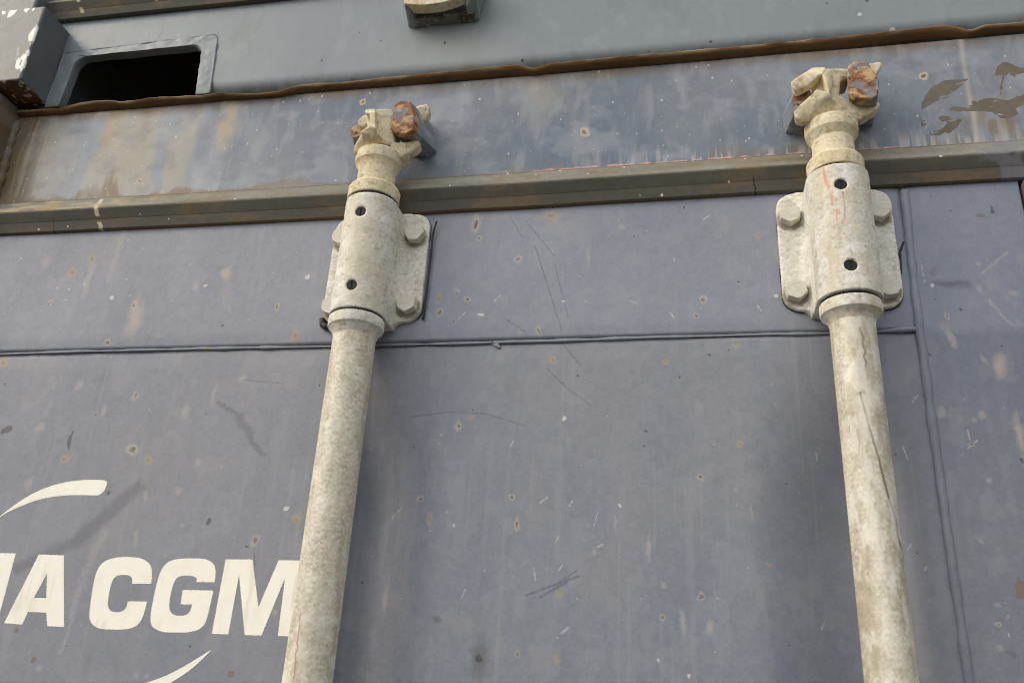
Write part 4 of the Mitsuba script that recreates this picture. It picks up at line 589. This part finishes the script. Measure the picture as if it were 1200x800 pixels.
# ---------------------------------------------------------------- locking bars
def locking_bar(key, cx, s, label, idx):
    labels[key] = {'label': label, 'category': 'locking bar', 'group': 'locking bars on the container door'}
    ax = -0.036; R = (0.0223, 0.0204)[idx]
    put(key + '__rod', lathe([(R, 0.25), (R, 1.2), (R, 2.297), (R * 1.03, 2.301)], cx, ax), 'bsdf_rod', 40)
    c1 = 0.0282 * s
    put(key + '__collar', lathe([(R * 0.9, 2.2955), (R * 1.03, 2.3000), (R * 1.09, 2.3040), (c1 * 0.94, 2.3080), (c1 * 0.985, 2.3088), (c1, 2.3105), (c1, 2.3190), (c1 * 0.975, 2.3202), (R * 0.8, 2.3202)], cx, ax), 'bsdf_bracket', 32)
    c2 = 0.0279 * s; nk = 0.0207 * (1.03 if idx == 0 else 1)
    put(key + '__collar', lathe([(nk * 0.8, 2.4652), (c2 * 0.975, 2.4652), (c2, 2.4664), (c2, 2.4790), (c2 * 0.95, 2.4812), (nk * 1.02, 2.4822), (nk * 0.8, 2.4822)], cx, ax), 'bsdf_cam', 32)
    for z0, z1, q in ((2.3195, 2.3240, 0.93), (2.4600, 2.4660, 0.90)):
        put(key + '__gap_shade_ring', lathe([(c1 * q, z0), (c1 * q, z1)], cx, ax), 'bsdf_sealant', False)  # dark ring added inside each collar gap to deepen its shade
    put(key + '__cam_neck', lathe([(nk * 0.9, 2.480), (nk, 2.4805), (nk, 2.5055), (0.0245, 2.5120), (0.0258, 2.5135), (0.0264, 2.5180), (0.0263, 2.5258), (0.0248, 2.5275), (0.0205, 2.5285), (0.012, 2.533)], cx, ax, 72), 'bsdf_cam', 28)
    # cam head: four horns on a web, one casting
    def head_d(p):
        jaw = None
        for h in HEADS[idx]:
            e = convex_d(p, h); jaw = e if jaw is None else smin(jaw, e, 0.0028)
        return jaw
    hb = np.array([q for h in HEADS[idx] for q in h])
    lo = np.minimum(hb[:, :3].min(0) - 0.004, [cx - 0.03, ax - 0.03, 2.472]); hi = np.maximum(hb[:, :3].max(0) + 0.004, [cx + 0.03, ax + 0.03, 2.5])
    put(key + '__cam_head', roughen(nets(head_d, lo, hi, 0.0010), 0.0006, 120, 8 + idx), 'bsdf_cam', True)
    # bracket: a saddle bolted to the door
    Rt = (0.0292, 0.0303)[idx]; px = cx + (0.0022, 0.0)[idx]
    hz = (2.437, 2.348); hx = (-0.001, 0.0005) if idx == 0 else (-0.0022, -0.0012)
    def bracket_d(p):
        x, y, z = p.T
        tb = np.hypot(x - cx, y - ax) - Rt
        web = np.maximum(np.abs(x - cx) - Rt, ax - y)
        tb = np.maximum(np.minimum(tb, web), np.abs(z - 2.3922) - 0.0692)
        qx, qz = np.maximum(np.abs(x - px) - 0.039, 0), np.maximum(np.abs(z - 2.399) - 0.050, 0)
        pl = smax(np.hypot(qx, qz) - 0.018, np.abs(y + 0.0015) - 0.005, 0.002)
        d = smax(smin(tb, pl, 0.0115), y - 0.0005, 0.0005)
        for z0, dx in zip(hz, hx): d = smax(d, -np.maximum(np.hypot(x - cx - dx, z - z0) - 0.0060, y - (ax - Rt + 0.0035)), 0.0006)
        return d
    put(key + '__bracket', roughen(nets(bracket_d, (px - 0.062, ax - Rt - 0.004, 2.318), (px + 0.062, 0.004, 2.472), 0.0013), 0.0005, 110, 21 + idx), 'bsdf_bracket', True)
    cyl = lambda x, z, r, y0, y1: manifold3d.Manifold.cylinder(y1 - y0, r, r, 24).rotate((-90, 0, 0)).translate((x, y0, z))
    for z, dx in zip(hz, hx):
        pg = cyl(cx + dx, z, 0.0063, ax - Rt + 0.0020, ax - Rt + 0.006) - bx(cx + dx - 0.0009, cx + dx + 0.0009, ax - Rt, ax - Rt + 0.003, z - 0.004, z + 0.004)
        put(key + '__bracket__grease_plug', tri(pg), 'bsdf_plug', 30)
    rg = random.Random(11 + idx)
    for dx in (-0.0445, 0.0425):
        for z in (2.4375, 2.350):
            hexa = manifold3d.Manifold.cylinder(0.0108, 0.0112, 0.0112, 6)
            dome = hull([manifold3d.Manifold.cylinder(0.0096, 0.0114, 0.0114, 32), manifold3d.Manifold.cylinder(0.0108, 0.0101, 0.0100, 32)])
            b = (hexa ^ dome).rotate((0, 0, rg.uniform(0, 60))).rotate((90, 0, 0)).translate((px + dx, -0.0062, z))
            put(key + '__bracket__bolt', tri(b), 'bsdf_bolt', 22)
    th = np.linspace(0, 2 * np.pi, 90, endpoint=False)
    base = sbox(px - 0.039, 2.349, px + 0.039, 2.449).buffer(0.0182, 10)
    pts = np.array([base.exterior.interpolate(t, normalized=True).coords[0] for t in th / (2 * np.pi)])
    cen = np.array([px, 2.399]); wob = meshkit.noise(np.stack([np.cos(th) * 4, np.sin(th) * 4, th * 0 + idx * 5], 1))
    pts = cen + (pts - cen) * (1 + 0.045 * (wob - 0.62))[:, None]
    put(key + '__bracket__sealant', plate_y(Polygon(pts).buffer(0), -0.0018, 0.004), 'bsdf_sealant', 30)
    if idx == 0: tails = [[(-0.1885, -0.003, 2.335), (-0.1872, -0.004, 2.37), (-0.1868, -0.004, 2.41), (-0.1868, -0.004, 2.44), (-0.1835, -0.006, 2.456)], [(-0.305, -0.002, 2.339), (-0.3035, -0.003, 2.332), (-0.296, -0.004, 2.3275), (-0.287, -0.003, 2.327)]]
    else: tails = [[(0.3005, -0.003, 2.368), (0.3020, -0.004, 2.385), (0.3022, -0.005, 2.392), (0.3068, -0.007, 2.403)]]
    for q, tl in enumerate(tails):
        tl = np.array(tl); u = np.linspace(0, 1, 24); s_ = np.linspace(0, 1, len(tl))
        pth = np.stack([np.interp(u, s_, tl[:, a]) for a in range(3)], 1)
        put(key + '__bracket__sealant', tube(pth, (0.0045 if q else 0.0016) * (1.1 - 0.5 * u) * (0.8 + 0.5 * meshkit.noise(np.stack([u * 9, u * 0, u * 0], 1))), 8), 'bsdf_sealant', True)
locking_bar('locking_bar', -0.25, 1.04, 'galvanised locking bar beside the cream letters, left one of the two', 0)
locking_bar('locking_bar_001', 0.2437, 1.0, 'galvanised locking bar with orange crayon line down its bracket', 1)

# ---------------------------------------------------------------- upper container
labels['shipping_container'] = {'label': 'light grey painted container standing on top of the blue one', 'category': 'shipping container'}
S = 'shipping_container'
arc = [(0.002 + 0.026 * (1 - math.cos(t)), 2.694 - 0.024 * math.sin(t)) for t in np.linspace(0, math.pi / 2, 9)]
prof = Polygon([(0.002, 2.86)] + arc + [(0.14, 2.670), (0.14, 2.86)])
sl = trimesh.creation.extrude_polygon(prof, 2.50, engine='earcut'); v = sl.vertices
sl = trimesh.Trimesh(np.stack([-0.80 + v[:, 2], v[:, 0], v[:, 1]], 1), sl.faces); sl.fix_normals()
hole = Polygon([(-0.7436, 2.60), (-0.734, 2.758), (-0.543, 2.7595), (-0.528, 2.60)]).buffer(-0.018).buffer(0.018, 8)
silln = man(sl) - man(plate_y(hole, -0.1, 0.3)) - bx(-0.79, -0.40, 0.012, 0.2, 2.60, 2.90)
put(S + '__sill', tri(silln), 'bsdf_sill', 35)
outer = Polygon([(-0.764, 2.60), (-0.757, 2.768), (-0.523, 2.775), (-0.508, 2.60)]).buffer(-0.006).buffer(0.006, 6)
rim = outer.difference(hole.buffer(0.0004)).intersection(sbox(-2, 2.6735, 2, 3))
put(S + '__pocket_rim', cast(man(plate_y(rim, 0.0004, 0.014)), 0.003, 3, 0.0009, 70, 2), 'bsdf_sill', 40, 'welded rim round the dark opening')
ring = [q for q in (outer.exterior.interpolate(t).coords[0] for t in np.arange(0, outer.exterior.length, 0.003)) if q[1] > 2.675]
kq = max(range(len(ring)), key=lambda i: math.dist(ring[i], ring[i - 1])); ring = np.array(ring[kq:] + ring[:kq])
put(S + '__weld_seam', tube(np.stack([ring[:, 0], 0.0012 + ring[:, 0] * 0, ring[:, 1]], 1), 0.0012 + 0.0026 * (meshkit.fbm(np.stack([ring[:, 0] * 90, ring[:, 1] * 90, ring[:, 0] * 0], 1), 3) - 0.5), 10), 'bsdf_sill', True)
put(S + '__crossmember', bx(-0.80, 1.7, 0.32, 0.36, 2.668, 2.86), 'bsdf_dark', False)
put(S + '__floor', bx(-0.97, 1.7, 0.052, 2.4, 2.862, 2.90), 'bsdf_dark', False)
cs = rbox(-0.97, -0.7605, -0.050, 0.14, 2.679, 2.8065, 0.003)
ov = affinity.scale(Point(-0.862, 2.775).buffer(1, 24), 0.03, 0.045)
cs = cs - man(plate_y(ov, -0.06, -0.02))
put(S + '__corner_casting', cast(cs, 0.006, 2, 0.0003, 90, 5), 'bsdf_casting', 30, 'grey corner casting with chipped white paint')
put(S + '__gasket', seal(-0.80, 1.70, 2.824), 'bsdf_gasket', 25)
put(S + '__door_panel', sheet(-0.80, 1.70, 2.845, 4.6, lambda X, Z: dents(X, Z, 9), 0.05, 0.03), 'bsdf_sill')
put(S + '__corner_post', rbox(-0.97, -0.80, -0.03, 0.12, 2.80, 4.6, 0.004), 'bsdf_casting', 30)
kk = S + '__cam_keeper'
put(kk + '__base_plate', cast(rbox(-0.248, -0.158, -0.006, 0.012, 2.7575, 2.83, 0.002), 0.004, 1, 0.0010, 90), 'bsdf_keeper', 30)
put(kk + '__shelf', cast(rbox(-0.243, -0.160, -0.012, 0.006, 2.7535, 2.7590, 0.002), 0.003, 1, 0.0016, 90), 'bsdf_keeper', 30)
put(kk + '__lug', cast(hull([ball(x, y, z, 0.003, 10) for x, y, z in ((-0.2440, -0.030, 2.760), (-0.2480, 0.0, 2.757), (-0.2520, -0.036, 2.80), (-0.2545, 0.0, 2.80), (-0.2400, 0.0, 2.7545), (-0.2400, -0.020, 2.7565), (-0.244, -0.03, 2.80))]), 0.003, 2, 0.0014, 110, 3), 'bsdf_sill', 40)
put(kk + '__lug', cast(hull([ball(x, y, z, 0.0035, 10) for x, y, z in ((-0.1560, -0.034, 2.764), (-0.160, 0.0, 2.757), (-0.150, -0.036, 2.80), (-0.153, 0.0, 2.80), (-0.168, 0.0, 2.7555), (-0.166, -0.022, 2.758), (-0.163, -0.03, 2.80))]), 0.003, 2, 0.0018, 110, 4), 'bsdf_sill', 40)

# the foot of the upper container's own locking bar
labels['locking_bar_002'] = {'label': 'cream cam foot at the top edge in the grey keeper above', 'category': 'locking bar'}
fo = [(-0.247, 2.80)] + [(-0.2085 + 0.0385 * t, 2.7535 + 0.0075 * t * t + 0.0016 * t) for t in np.linspace(-1, 1, 15)] + [(-0.170, 2.80)]
foot = cast(man(plate_y(Polygon(fo), -0.034, -0.019)), 0.003, 3, 0.0006, 120, 9)
put('locking_bar_002__cam_foot', foot, 'bsdf_cam', 40)
put('locking_bar_002__rod', lathe([(0.0205, 2.795), (0.0205, 4.4)], -0.2045, -0.034), 'bsdf_rod', 40)
